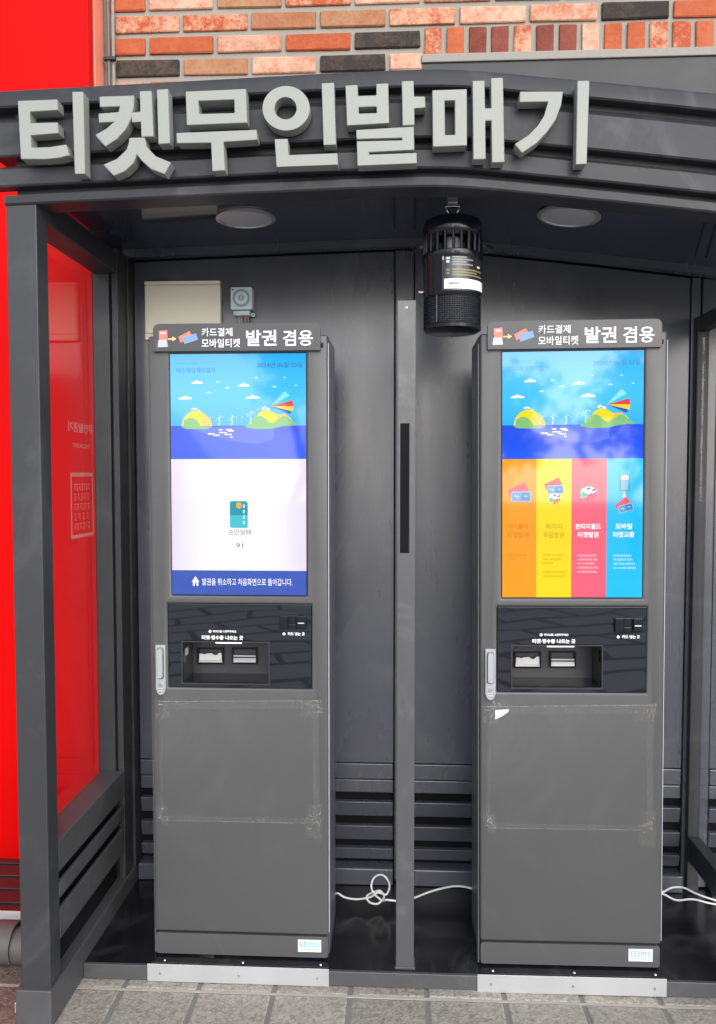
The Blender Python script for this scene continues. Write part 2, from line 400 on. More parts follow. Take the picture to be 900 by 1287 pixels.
def put_brick(cx, cz, L, H, mat, name='brick'):
    key = (round(L, 3), round(H, 3), mat, random.randrange(2))
    if key not in BK: BK[key] = brick_mesh(L, H, 'b_'+mat, sum(map(ord, str(key))) % 1000)
    o = bpy.data.objects.new(name, BK[key]); COL.objects.link(o); o.parent = bw
    o.location = Vector((cx, YB+random.uniform(-.002, .002), cz))-ORG[bw]; o.rotation_euler = (0, random.uniform(-.004, .004), 0)
rows = {  # rows counted up from the third course seen under the frame's top edge, first brick at the pipe
    -2: 'dark tan pale mix', -1: 'dark tan pale dark dark pale', 0: 'orange orange pale orange orange',
    1: 'mix mix tan tan mix pale pale dark orange mix', 2: 'orange pale tan mix pale mix tan pale mix orange pale',
    3: 'pale orange mix dark pale tan', 4: 'mix orange pale tan', 5: 'orange mix pale dark'}
rows[-1] = 'dark tan pale dark pale orange'; rows[0] = 'orange orange pale orange dark'; rows[-2] = 'mix orange pale orange dark pale'
xs_end = xx(531, YB, 60)
rs = random.Random(3)
for r in range(-8, 8):
    cz = ROWC+r*P_; seq = rows.get(r, '').split()
    off = 0 if r % 2 else -(.2435+JT)*.5
    x = bx0+off; i = 0
    while x < 2.6:
        a, b = x, x+BL
        lo = xx(137, YB, 30); a = max(a, lo)
        hi = xs_end if r <= 0 else 2.6
        b = min(b, hi)
        if b-a > .03:
            mt = seq[i] if i < len(seq) else rs.choice('orange orange pale mix pale tan dark'.split())
            put_brick((a+b)/2, cz, b-a, BH, mt); i += 1
        x += BL+JT
# soldier course: bricks on end over the grey opening
sol = 'mix orange red red mix red red pale orange orange mix mix orange pale orange red mix orange orange mix red orange mix red orange'.split()
sz0, sz1 = zz(69, YB, 540), zz(34.5, YB, 540)
for i, mt in enumerate(sol):
    cx = xx(544.5, YB, 50)+i*.0827
    put_brick(cx, (sz0+sz1)/2, .064, sz1-sz0, mt, 'soldier_brick')
box('stone_ledge', 'ledge', bw, xx(530, YB, 80), 2.65, YB-.012, YB+.02, zz(80, YB, 540), zz(69.5, YB, 540), .003)
box('grey_panel', 'greywall', bw, xx(530, YB, 80)+.002, 2.65, YB-.004, YB+.02, 1.9, zz(80, YB, 540)-.002, .002)

# thin conduit strapped in the corner between red panel and bricks
cd = thing('conduit_pipe', (xx(133, 3.0, 50), 3.02, 2.4), 'thin brown conduit running up the corner between red panel and brick wall', 'pipe')
xc = xx(135, 3.02, 50)
MB().tube([(xc, 3.025, 0), (xc+.004, 3.025, 2.2), (xc, 3.025, 4.3)], .007, 8).build('tube', M['pvc'], cd, smooth=True)
MB().tube([(xc+.018, 3.035, 0), (xc+.016, 3.035, 4.3)], .006, 8).build('tube', M['mortar'], cd, smooth=True)
box('strap', 'dark', cd, xc-.014, xc+.03, 3.012, 3.03, zz(76, 3.02, 133), zz(72, 3.02, 133), .001)

# ------------------------------------------------------------------ red neighbouring booth, its deck, the drain pipe
YR = 2.90
rx = xx(111, YR, 50)
rb = thing('red_booth', (rx-.6, YR, 0), 'glossy bright red wall panel of the neighbouring booth beside the brick wall', 'booth')
dz1 = zz(1079, YR, 12); dz0 = dz1-.033
box('front_panel', 'red', rb, -3.6, rx, YR, YR+.05, dz1-.002, 4.4, .002)
box('side_panel', 'coral', rb, rx-.004, rx+.004, YR+.052, YR+.146, dz1, 4.4, .001)
yD = at(10, 1147, Z=dz1).y
box('deck', 'maroon', rb, -3.6, rx+.02, yD+.012, YR+.04, dz0-.02, dz1-.004, .002)
for i in range(4):
    y = yD+.06+i*.09
    box('deck_rib', 'maroon', rb, -3.6, rx+.01, y, y+.03, dz1-.004, dz1+.002, .002)
box('edge_trim', 'whitetrim', rb, -3.6, rx+.02, yD, yD+.011, zz(1157, yD, 10), dz1+.001, .002)
box('skirting', 'dark', rb, -3.6, rx, yD+.15, yD+.2, 0, dz0-.03, 0)
yp = at(10, 1203, Z=0).y; pr = zz(1161, yp, 10)/2; yp -= pr*.4
dp = thing('drain_pipe', (-1.4, yp, pr), 'grey plastic drain pipe lying on the tiles below the red booth', 'pipe')
MB().tube([(-3.2, yp, pr+.001), (-1.05, yp, pr+.001)], pr, 24).build('tube', 'pvc', dp, smooth=True)
xcp = xx(10, yp, 1180)
MB().lathe([(pr+.0005, -.035), (pr+.008, -.035), (pr+.008, .03), (pr+.0005, .03)], (xcp, yp, pr+.009), 24, 'x').build('coupling', 'pvc', dp, smooth=True)

# ------------------------------------------------------------------ the shelter
sh = thing('ticket_shelter', (0, 2.4, 0), 'dark grey metal shelter with a gently arched stepped fascia over two ticket machines', 'shelter')
AP = [(-1.4, -.040), (-1.03, -.026), (-.55, -.012), (-.2, -.002), (0, .002), (.12, .001), (.22, -.007), (.34, -.021), (.55, -.045), (.8, -.076), (1.1, -.115), (1.5, -.17), (2.3, -.29)]
def arch(x):
    for i in range(len(AP)-1):
        if AP[i][0] <= x <= AP[i+1][0]:
            p0, p1, p2, p3 = AP[max(i-1, 0)], AP[i], AP[i+1], AP[min(i+2, len(AP)-1)]
            h = p2[0]-p1[0]; t = (x-p1[0])/h
            m1 = (p2[1]-p0[1])/(p2[0]-p0[0])*h; m2 = (p3[1]-p1[1])/(p3[0]-p1[0])*h
            return (2*t**3-3*t*t+1)*p1[1]+(t**3-2*t*t+t)*m1+(-2*t**3+3*t*t)*p2[1]+(t**3-t*t)*m2
    return AP[0][1] if x < AP[0][0] else AP[-1][1]
def span(a, b, n=48): return [a+(b-a)*i/n for i in range(n+1)]
XR = 2.2
roof = MB().sweep([(2.09, 2.36), (2.09, 2.49), (2.10, 2.505), (2.95, 2.505), (2.95, 2.36)], span(-1.06, XR), arch).build('roof', 'frame', sh, smooth=True)
MB().sweep([(2.078, 2.23), (2.078, 2.49), (2.088, 2.49), (2.088, 2.23)], span(-1.0, XR), arch).build('backing_plate', 'dark', roof, smooth=True)
YF = 2.042
bands = [  # each stepped band: shaded slope back to the one above, then its face
    [(2.08, 2.513), (YF+.006, 2.513), (YF, 2.505), (YF, 2.474), (YF+.004, 2.470), (2.08, 2.470)],
    [(2.08, 2.457), (2.074, 2.455), (YF, 2.430), (YF, 2.350), (YF+.004, 2.346), (2.08, 2.346)],
    [(2.08, 2.334), (2.074, 2.332), (YF, 2.313), (YF, 2.274), (YF+.004, 2.270), (2.08, 2.270)],
    [(2.125, 2.256), (2.074, 2.252), (YF+.006, 2.249), (YF+.006, 2.230), (YF+.010, 2.226), (2.125, 2.226)]]
for i, b in enumerate(bands):
    MB().sweep(b, span(-1.16 if i < 3 else -1.02, XR, 56), arch).build('fascia_band', 'fascia', roof, smooth=True)
ceil = MB().sweep([(2.126, 2.305), (2.126, 2.335), (2.83, 2.335), (2.83, 2.305)], span(-1.0, XR), arch).build('ceiling', 'ceil', sh, smooth=True)
MB().sweep([(2.089, 2.257), (2.089, 2.35), (2.1255, 2.35), (2.1255, 2.257)], span(-1.0, XR), arch).build('front_beam', 'ceil', sh, smooth=True)
MB().sweep([(2.752, 2.277), (2.752, 2.3045), (2.79, 2.3045), (2.79, 2.277)], span(-.955, XR), arch).build('cornice', 'wall', sh, smooth=True)

# front posts with base sleeve
for (a, b) in ((-1.020, -.939), (2.05, 2.13)):
    p = box('front_post', 'frame', sh, a, b, 2.055, 2.122, .10, 2.235+arch((a+b)/2), .003)
    box('post_sleeve', 'sill', p, a-.012, b+.006, 2.043, 2.13, 0, .107, .003)
box('side_sill', 'sill', sh, -1.028, -.934, 2.131, 2.80, 0, .104, .003)
box('anchor_bolt', 'silver', sh, -1.044, -1.033, 2.06, 2.085, .03, .06, .003)

# back wall: backing, framed panels, louvre slats, plinth
YW = 2.80
wall = box('back_wall', 'void', sh, -1.05, XR, YW+.022, YW+.05, 0, 2.42, 0)
zp0 = zz(958, YW)
def wall_panel(a, b):
    n = 18; xs = span(a, b, n)
    m = MB(); prof = lambda x: [(YW, zp0), (YW, 2.272+arch(x)), (YW+.02, 2.272+arch(x)), (YW+.02, zp0)]
    k = 0
    for x in xs: m.v += [(x, p[0], p[1]) for p in prof(x)]
    for i in range(n):
        for j in range(4): m.f.append((i*4+j, i*4+(j+1) % 4, i*4+4+(j+1) % 4, i*4+4+j)); m.c.append((1, 1, 1))
    m.f.append((3, 2, 1, 0)); m.c.append((1,)*3); m.f.append(tuple(n*4+j for j in range(4))); m.c.append((1,)*3)
    return m.build('wall_panel', 'wall', wall, bevel=0)
bays = [(-.930, -.0145), (.0585, .9945), (1.0925, 2.05)]
for a, b in bays: wall_panel(a, b)
for a, b in ((-.010, .054), (.999, 1.030), (1.036, 1.088)):
    box('mullion', 'wall', wall, a, b, YW-.012 if a < .5 else YW-.006, YW+.021, .05, 2.275+arch(a), .004)
# the strips and slats below the panels, in each bay
zs = [958, 979, 996, 1006, 1026, 1036, 1056, 1064, 1080, 1092]
Zs = [zz(p, YW) for p in zs]
for a, b in bays:
    box('rail', 'wall', wall, a, b, YW-.004, YW+.02, Zs[1]+.001, Zs[0]-.004, .003)
    box('rail', 'wall', wall, a, b, YW, YW+.02, Zs[2], Zs[1]-.003, .003)
    for i in (3, 5, 7):
        zt, zb = Zs[i], Zs[i+1]
        m = MB().prism([[(0, 0)]*0 or [(YW+.004, zb), (YW-.008, zt-.002), (YW+.018, zt-.002), (YW+.018, zb)]], 0, 1)
        v = [(a if y == 0 else b, x, z) for (x, y, z) in m.v]; m.v = v
        m.build('louvre_slat', 'wall', wall, bevel=.003)
    box('plinth', 'wall', wall, a, b, 2.758, YW+.02, .046, zz(1092, 2.758), .004)

# left side: stile, rails, slots, glass
XI = -.940                                    # inner face of the left side frame
def yi(px, X=XI): return at(px, 700, X=X).y
YJ = 2.655
side = box('side_frame', 'frame', sh, -1.024, -.968, YJ-.004, YW+.02, .10, 2.25, .003)
box('stile', 'frame', side, -.961, XI, YJ, 2.735, .10, 2.26, .003)
box('stile', 'frame', side, -.961, XI+.006, 2.745, YW+.018, .10, 2.26, .003)
box('stile_backing', 'dark', side, -.967, -.962, YJ+.015, YW+.018, .10, 2.25, 0)
Ya, Yb = 2.123, YJ-.005
zg0 = at(75.7, 1042, X=XI).z; zg1 = at(62.5, 283, X=XI).z
box('top_rail', 'frame', side, -1.02, XI, Ya, Yb, zg1, 2.245, .003)
def ziy(py): return at(77.7, py, X=XI).z
zg0 = at(75.7, 1055, X=XI).z
box('bottom_rail', 'sill', side, -1.02, XI, Ya, Yb, ziy(1080), zg0, .003)
box('rail_lip', 'sill', side, XI-.012, XI-.0005, Ya, Yb, ziy(1092), ziy(1080)+.001, .001)
box('side_slat', 'sill', side, XI-.012, XI, Ya, Yb, ziy(1126), ziy(1106), .003)
box('side_slat', 'sill', side, XI-.012, XI, Ya, Yb, ziy(1178), ziy(1140.5), .003)
box('slot_backing', 'void', side, XI-.040, XI-.028, Ya, YJ-.006, .106, ziy(1085), 0)
XG = -1.008
pane = box('glass_pane', 'glass', side, XG-.003, XG+.003, Ya, Yb+.01, zg0-.01, zg1+.01, 0)
XP = XG-.0045
pm = MB()
put = lambda u, v: (XP, -u, v)                # read from outside, so it runs mirrored from in here
def gp(px, py): q = at(px, py, X=XP); return (-q.y, q.z)
(u1, v1), (u0, v0) = gp(86, 529), gp(117, 546)
pm.text('무인발권기', u0, u1, v0, v1, 0, bold=.025, put=put); pm.build('glass_lettering', 'glassprint', pane); pm = MB()
(u1, v1), (u0, v0) = gp(91, 557), gp(114, 564)
pm.text('TICKET', u0, u1, v0, v1, 0, bold=.01, put=put); pm.build('glass_lettering', 'glassprint', pane); pm = MB()
(ua, va), (ub, vb) = gp(88.5, 594), gp(118, 677)
va, vb = gp(88.5, 594)[1], gp(88.5, 678)[1]
def strip(a, b, c, d): pm.face([put(a, c), put(b, c), put(b, d), put(a, d)])
strip(ub, ua, va-.012, va); strip(ub, ua, vb, vb+.010); strip(ua-.008, ua, vb, va); strip(ub, ub+.008, vb, va)
for r_ in range(5):
    vt = va-.035-r_*(va-vb-.05)/5; n_ = (1, 5, 6, 4, 6)[r_]
    for c_ in range(n_ if n_ > 1 else 7):
        uu = ua-.025-(ua-ub-.05)*(c_+.1)/(n_ if n_ > 1 else 7)
        hh = .022; ww = (ua-ub)/16
        strip(uu-ww, uu, vt-.004, vt); strip(uu-ww*.9, uu-ww*.7, vt-hh, vt-.006); strip(uu-ww*.35, uu-ww*.15, vt-hh*.8, vt-.006)
        if (c_+r_) % 2: strip(uu-ww*.8, uu-ww*.1, vt-hh, vt-hh+.004)
tag(pm.build('printed_table', 'glassprint', pane), kind='stuff')

# right divider frame with its pane
XD = at(868, 700, Y=YW-.01).x
zt1, zt0 = at(868, 398, Y=YW-.03).z, at(868, 417, Y=YW-.03).z
zb1, zb0 = at(868, 1050, Y=YW-.03).z, at(868, 1080, Y=YW-.03).z
dv = box('divider_frame', 'frame', sh, XD, XD+.04, YW-.035, YW-.007, .05, zt1+.0, .003)
box('top_rail', 'frame', dv, XD, XD+.04, 2.13, YW-.037, zt0, zt1, .003)
box('bottom_rail', 'frame', dv, XD, XD+.04, 2.13, YW-.037, zb0, zb1, .003)
box('glass_pane', 'glass', dv, XD+.017, XD+.023, 2.13, YW-.037, zb1, zt0, 0)
box('front_stile', 'frame', dv, XD, XD+.04, 2.09, 2.129, .05, zt1, .003)

# floor platform and its front sill
fl = box('floor_platform', 'floor', sh, -.933, XR, 2.274, YW+.02, .004, .045, 0)
box('front_sill', 'sill', fl, -.933, XR, 2.262, 2.2735, .002, .0465, .002)

# ceiling lights
for i, (px, py, lab) in enumerate(((309, 275, 'round frosted downlight set in the dark ceiling above the left ticket machine'), (715, 272, 'round frosted downlight set in the dark ceiling above the right ticket machine'))):
    q = at(px, py, Z=2.297); z = 2.305+arch(q.x); q = at(px, py, Z=z-.003)
    t = thing('ceiling_light', (q.x, q.y, z), lab, 'ceiling light', 'downlights in the shelter ceiling')
    MB().lathe([(.078, .0005), (.092, .0005), (.092, -.004), (.080, -.006), (.078, 0)], (q.x, q.y, z-.0012), 48).build('trim_ring', 'silver', t, smooth=True)
    MB().lathe([(.0002, -.004), (.05, -.004), (.079, -.0025), (.079, .0005)], (q.x, q.y, z-.0012), 48).build('diffuser', 'ceillight', t, smooth=True)
    t.rotation_euler = (0, -math.atan((arch(q.x+.05)-arch(q.x-.05))/.1), 0)

# ------------------------------------------------------------------ raised sign lettering
YL = 1.998
sg = thing('sign', (-.2, YL, 2.36), 'raised pale grey letters 티켓무인발매기 along the arched fascia', 'sign')
def cA(p): return (10+p[0]/4.0909, 90+p[1]/4.0909)
def cB(p): return (210+p[0]/4.0909, 90+p[1]/4.0909)
def cC(p): return (420+p[0]/4.0909, 80+p[1]/4.0909)
def cD(p): return (540+p[0]/4.0909, 80+p[1]/4.0909)
def L2(c, pts):
    out = []
    for p in pts: q = at(*c(p), Y=YL); out.append((q.x, q.z))
    return out
def ring(c, cx, cy, rx_, ry_, n=40): return L2(c, [(cx+rx_*math.cos(2*math.pi*i/n), cy+ry_*math.sin(2*math.pi*i/n)) for i in range(n)])
letters = [
 [[L2(cA, [(50,150),(253,142),(257,197),(112,206),(114,264),(255,260),(258,316),(116,328),(120,390),(210,388),(300,374),(316,430),(255,444),(190,450),(66,449)])],
  [L2(cA, [(330,103),(387,102),(396,525),(343,526)])]],
 [[L2(cA, [(470,128),(648,122),(646,180),(634,240),(604,298),(560,346),(500,385),(448,325),(502,295),(545,258),(467,262),(465,216),(568,207),(575,178),(472,182)])],
  [L2(cA, [(677,100),(738,98),(748,333),(686,335),(683,258),(637,260),(635,210),(680,205)])],
  [L2(cA, [(765,92),(823,88),(833,368),(773,372)])],
  [L2(cA, [(622,340),(703,338),(712,385),(760,435),(838,467),(805,527),(735,500),(690,460),(662,425),(645,470),(600,512),(543,535),(490,478),(560,448),(610,400),(622,360)])]],
 [[L2(cB, [(95,102),(405,88),(412,262),(101,275)]), L2(cB, [(160,150),(345,143),(347,212),(165,217)])],
  [L2(cB, [(47,315),(460,298),(464,350),(290,361),(297,507),(232,512),(226,365),(50,368)])]],
 [[ring(cB, 612, 188, 122, 115), ring(cB, 609, 188, 57, 57)],
  [L2(cB, [(795,60),(858,57),(868,375),(805,377)])],
  [L2(cB, [(553,347),(620,345),(624,429),(875,419),(878,478),(563,490)])]],
 [[L2(cC, [(58,112),(120,108),(123,165),(217,162),(217,103),(278,100),(283,305),(66,318)]), L2(cC, [(125,223),(218,220),(219,253),(127,256)])],
  [L2(cC, [(348,90),(408,87),(411,168),(467,168),(469,226),(412,230),(413,315),(352,318)])],
  [L2(cC, [(113,340),(410,323),(412,443),(178,455),(180,467),(424,458),(426,512),(120,525),(116,399),(350,393),(350,381),(115,388)])]],
 [[L2(cC, [(505,136),(682,130),(683,420),(508,427)]), L2(cC, [(568,190),(621,188),(622,365),(570,367)])],
  [L2(cC, [(712,88),(773,86),(776,229),(808,228),(807,73),(868,71),(876,505),(812,508),(809,292),(777,293),(779,490),(716,492)])]],
 [[L2(cD, [(465,143),(686,143),(677,210),(648,288),(604,350),(548,410),(475,458),(437,413),(505,370),(555,320),(590,265),(610,195),(463,197)])],
  [L2(cD, [(760,87),(822,87),(808,515),(752,518)])]]]
for lt in letters:
    m = MB()
    for loops in lt: m.prism(loops, YL, YL+.038)
    m.build('sign_letter', 'letter', sg, bevel=.0012, seg=1)

# ------------------------------------------------------------------ free-standing post between the machines
YM = 2.285
mp = thing('partition_post', (.024, YM, .045), 'bare grey square post with a dark inset strip between the two ticket machines', 'post')
a, b = xx(498.5, YM, 800), xx(521.5, YM, 800)
box('post_body', 'postgrey', mp, a, b, YM, YM+.045, .048, zz(377, YM, 510), .002)
box('foot', 'postgrey', mp, a-.003, b+.004, YM-.002, YM+.05, .0452, .052, .001)
box('inset_strip', 'void', mp, xx(503, YM, 610), xx(514.5, YM, 610), YM-.0012, YM+.002, zz(695, YM, 508), zz(532, YM, 508), .0004)
MB().lathe([(.0001, .001), (.002, .001), (.0022, 0)], ((a+b)/2, YM-.0005, zz(387, YM)), 12, 'y').build('rivet', 'chrome', mp)

# ------------------------------------------------------------------ ticket machines
YK = 2.30; CXL, CXR = -.4645, .508
def lk(px, py, dy=0): q = at(px, py, Y=YK+dy); return (q.x-CXL, q.z)     # from the left machine, x about its centre line
FZ = .0565
def lrect(x0, y0, x1, y1):
    a, b = lk(x0, y0), lk(x1, y1); return (a[0], b[0], b[1], a[1])
SX0, SX1, SZ0, SZ1 = -.1985, .1985, 1.1495, 1.8520
PX0, PX1, PZ0, PZ1 = -.2125, .2125, .8735, 1.1225
TR = lrect(229.5, 807, 337.5, 859.5)
CARD = lrect(352, 773, 385, 791)
def kiosk_common(root, cx):
    """cabinet, door, header plate, payment panel, handle, plinth and bracket"""
    def B(name, mat, par, x0, x1, y0, y1, z0, z1, bevel=.003, **k): return box(name, mat, par, cx+x0, cx+x1, y0, y1, z0, z1, bevel, **k)
    c = MB()
    for (x0, x1, y0, y1, z0, z1) in ((-.262, -.250, YK+.03, 2.56, FZ, 1.905), (.250, .262, YK+.03, 2.56, FZ, 1.905), (-.2499, .2499, 2.545, 2.56, FZ, 1.905), (-.2499, .2499, YK+.03, 2.544, 1.89, 1.905)):
        c.box(cx+x0, cx+x1, y0, y1, z0, z1)
    c.build('cabinet', 'kside', root, bevel=.0025)
    d = holed(cx-.262, cx+.262, .131, 1.905, [(cx+SX0-.002, cx+SX1+.002, SZ0-.003, SZ1+.002), (cx+PX0-.001, cx+PX1+.001, PZ0-.001, PZ1+.001)], YK, YK+.029)
    door = d.build('front_door', 'kiosk', root, bevel=.007, seg=3)
    for p in door.data.polygons: p.use_smooth = True
    door.data.set_sharp_from_angle(angle=R(50))
    pl = MB().prism([rrect(cx-.260, cx+.260, FZ+.004, .1245, .008)], YK+.003, 2.545).build('plinth', 'kiosk', root, bevel=.004)
    B('shadow_gap', 'dark', root, -.255, .255, YK+.02, 2.54, .120, .135, 0)
    hd = MB().prism([rrect(cx-.2425, cx+.2425, 1.8575, 1.9365, .017, corners=(0, 1, 1, 0))], YK-.014, YK-.001).build('header_sign', 'header', root, bevel=.0015)
    B('header_bolt', 'blackmat', hd, .2432, .2500, YK-.006, YK-.0005, 1.868, 1.880, .001)
    B('side_trim', 'kside', root, -.2675, -.2625, YK+.012, YK+.05, FZ, 1.88, .002); B('side_trim', 'pgrey', root, .2625, .2645, YK+.004, YK+.016, .14, 1.88, .0005)
    # lettering and icons of the header
    Y = YK-.0146
    def T(m, body, x0, y0, x1, y1, bold): r = lrect(x0, y0, x1, y1); m.text(body, cx+r[0], cx+r[1], r[2], r[3], Y, bold=bold)
    t = MB(); T(t, '카드결제', 255, 413.5, 293.5, 423.5, .010); t.build('header_lettering', 'white', hd); t = MB(); T(t, '모바일티켓', 255, 427, 303, 437.5, .010); t.build('header_lettering', 'white', hd); t = MB()
    T(t, '발권', 310.5, 416, 348.5, 435.5, .02); t.build('header_lettering', 'white', hd); t = MB(); T(t, '겸용', 356.5, 416, 394, 435.5, .014)
    t.build('header_lettering', 'white', hd)
    def quad(m, pts, yo=0): m.face([(cx+lk(*p)[0], Y-yo, lk(*p)[1]) for p in pts][::-1])
    ic = MB(); quad(ic, [(201.5, 417), (212, 416), (212.5, 428), (202, 428.5)]); ic.build('ticket_icon', 'coral2', hd); ic = MB(); quad(ic, [(226, 424.5), (240, 417), (243, 423), (229, 432)]) 
    ic.build('ticket_icon', 'coral2', hd)
    ic = MB(); quad(ic, [(201, 428.5), (211.5, 428), (213, 437), (200, 437.5)], .0002); ic.build('printer_icon', 'pgrey', hd); ic = MB(); quad(ic, [(203.5, 418.5), (210, 418), (210.2, 421), (203.7, 421.4)], .0002); ic.build('icon_highlight', 'pgrey', hd)
    ic = MB(); quad(ic, [(231, 425), (248, 420), (250.5, 428), (233.5, 433.5)], .0002); ic.build('ticket_icon', 'pblue', hd)
    ic = MB(); quad(ic, [(213, 426.6), (219, 426.2), (219, 427.8), (213, 428.2)], .0002); ic.face([(cx+lk(*p)[0], Y-.0002, lk(*p)[1]) for p in [(218.5, 424), (223.5, 427), (218.5, 430)]][::-1]); ic.build('arrow_icon', 'pyellow', hd)
    # screen: bezel and glass
    sc_ = MB().prism([[(cx+SX0-.0015, SZ0-.002), (cx+SX1+.0015, SZ0-.002), (cx+SX1+.0015, SZ1+.0015), (cx+SX0-.0015, SZ1+.0015)]], YK+.006, YK+.02).build('screen', 'blackpl', root)
    # payment panel with recessed tray
    pp = holed(cx+PX0, cx+PX1, PZ0, PZ1, [(cx+TR[0], cx+TR[1], TR[2], TR[3])], YK+.0015, YK+.010).build('payment_panel', 'gloss', root, bevel=.0015)
    x0, x1, z0, z1 = cx+TR[0], cx+TR[1], TR[2], TR[3]; D = YK+.112; e = .004
    t = MB()
    t.box(x0-e, x0, YK+.0005, D, z0-e, z1+e); t.box(x1, x1+e, YK+.0005, D, z0-e, z1+e)
    t.box(x0, x1, YK+.0005, D, z1, z1+e); t.box(x0, x1, D-.002, D, z0, z1)
    t.box(x0, x1, YK+.0005, D-.0021, z0-e, z0)
    tray = t.build('ticket_tray', 'tray', root, bevel=.001, seg=1)
    B('tray_floor', 'blackpl', tray, TR[0]+.001, TR[1]-.001, YK+.004, D-.003, TR[2]+.0005, TR[2]+.002, 0)
    # rim lip
    rm = holed(x0-.004, x1+.004, z0-.005, z1+.004, [(x0, x1, z0, z1)], YK-.0008, YK+.0014).build('tray_rim', 'tray', tray, bevel=.0006, seg=1)
    D2 = D-.002
    for (sx0, sx1) in ((249.5, 282), (292.5, 324)):
        # slot positions measured on the tray's back wall
        qa, qb = at(sx0, 813, Y=D2), at(sx1, 833.5, Y=D2); X0, X1, Z0, Z1 = qa.x-CXL+cx, qb.x-CXL+cx, qb.z, qa.z
        s = holed(X0, X1, Z0, Z1, [(X0+.004, X1-.004, Z0+.004, Z1-.005)], D2-.014, D2-.0005).build('ticket_slot', 'blackpl', tray, bevel=.001, seg=1)
        lip = MB(); lip.face([(X0+.004, D2-.013, Z0+.005), (X1-.004, D2-.013, Z0+.005), (X1-.004, D2-.006, Z0+.017), (X0+.004, D2-.006, Z0+.017)])
        lip.build('slot_lip', 'silver', tray)
        box('slot_bar', 'pgrey', tray, X0+.004, X1-.004, D2-.011, D2-.007, Z0+.022, Z0+.0265, .0008)
        if sx0 < 260:
            w_ = X1-X0-.012; n_ = 9; rn = random.Random(2)
            pts = [(X0+.006, Z0+.012), (X1-.006, Z0+.012)]+[(X1-.006-w_*i/n_, Z0+.031+rn.uniform(-.004, .004)) for i in range(n_+1)]
            MB().prism([pts], D2-.0125, D2-.0118).build('ticket_stub', 'paper', tray)
    B('light_bar', 'white', tray, *lrect(271, 807, 304, 809)[:2], YK-.0012, YK+.0005, *lrect(271, 807, 304, 809)[2:], 0)
    B('sensor_window', 'pgrey', tray, TR[0]+.0003, TR[0]+.0012, YK+.03, YK+.062, TR[3]-.048, TR[3]-.026, 0)
    B('sensor_slit', 'void', tray, TR[1]-.0012, TR[1]-.0003, YK+.012, YK+.03, TR[3]-.05, TR[3]-.016, 0)
    # card reader
    cr = MB(); c0, c1, c2, c3 = CARD; wd = (c1-c0)
    cr.box(cx+c0, cx+c0+wd*.3, YK-.010, YK+.002, c2, c3); cr.box(cx+c0+wd*.34, cx+c0+wd*.62, YK-.005, YK+.002, c2, c2+.015); cr.box(cx+c0+wd*.34, cx+c0+wd*.62, YK-.005, YK+.002, c2+.018, c3)
    cr.box(cx+c0+wd*.66, cx+c1, YK-.013, YK+.002, c2+.004, c3); cr.box(cx+c0, cx+c1, YK-.003, YK+.0018, c2+.001, c3-.001)
    crd = cr.build('card_reader', 'blackpl', root, bevel=.0018)
    B('card_slot', 'silver', crd, c0+wd*.70, c1-wd*.06, YK-.0138, YK-.0125, c2+.019, c2+.022, 0)
    # payment lettering
    Y = YK+.0009; t = MB(); T(t, '티켓·영수증 나오는 곳', 253.5, 798.5, 305.5, 804.5, .035); t.build('panel_lettering', 'white', pp); t = MB(); T(t, '바코드를 스캔해주세요', 267.5, 792, 297, 795.3, .03); t.build('panel_lettering', 'white', pp); t = MB()
    T(t, '카드 넣는 곳', 361.5, 794.5, 383, 799, .035); t.build('panel_lettering', 'white', pp)
    for (px, py, r_) in ((264, 793.6, .0042), (357, 796.8, .0042)):
        q = lk(px, py); t = MB(); t.face([(cx+q[0]+r_*math.cos(a_*math.pi/8), Y, q[1]+r_*math.sin(a_*math.pi/8)) for a_ in range(16)]); t.build('number_dot', 'white', pp)
    # swing handle lock
    hx0, hx1, hz0, hz1 = lrect(196.5, 810, 209.5, 872.5)
    h = MB().prism([[(cx+hx0, hz1)]+[(cx+hx0, hz0+.016)]+[(cx+(hx0+hx1)/2+(hx1-hx0)*.42*math.cos(R(a_)), hz0+.014+.014*math.sin(R(a_))) for a_ in range(180, 361, 20)]+[(cx+hx1, hz0+.016), (cx+hx1, hz1)]], YK-.010, YK+.001).build('lock_plate', 'handle', root, bevel=.0015)
    MB().prism([rrect(cx+hx0+.0065, cx+hx1-.0065, hz0+.052, hz1-.010, .007)], YK-.020, YK-.009).build('lock_lever', 'handle', h, bevel=.003)
    MB().prism([rrect(cx+hx0+.0045, cx+hx1-.0045, hz0+.048, hz1-.007, .008), rrect(cx+hx0+.0060, cx+hx1-.0060, hz0+.0505, hz1-.0085, .007)], YK-.0107, YK-.0095).build('lever_gap', 'dark', h)
    MB().lathe([(.0001, .003), (.006, .003), (.0068, 0)], (cx+(hx0+hx1)/2, YK-.010, hz0+.030), 20, 'y').build('key_barrel', 'chrome', h, smooth=True)
    for q in (.012, .019): B('lever_notch', 'silver', h, hx0+.008, hx1-.008, YK-.0108, YK-.0095, hz0+q, hz0+q+.002, 0)
    # maker's sticker
    r = lrect(374.5, 1181.5, 403.5, 1197.5)
    st = B('sticker', 'white', root, r[0], r[1], YK+.0024, YK+.0045, r[2], r[3], 0)
    Y = YK+.0018; t = MB(); r2 = lrect(377, 1184, 401.5, 1191.5); W_ = r2[1]-r2[0]
    for b_, f0, f1 in (('ED', 0, .46), ('m', .51, .76), ('S', .81, 1)): t.text(b_, cx+r2[0]+W_*f0, cx+r2[0]+W_*f1, r2[2], r2[3], Y, bold=.012)
    for k in range(9):
        xa = lk(378+k*2.6, 1193)[0]; t.face([(cx+xa, Y, r[2]+.0065), (cx+xa+.0045, Y, r[2]+.0065), (cx+xa+.0045, Y, r[2]+.0095), (cx+xa, Y, r[2]+.0095)])
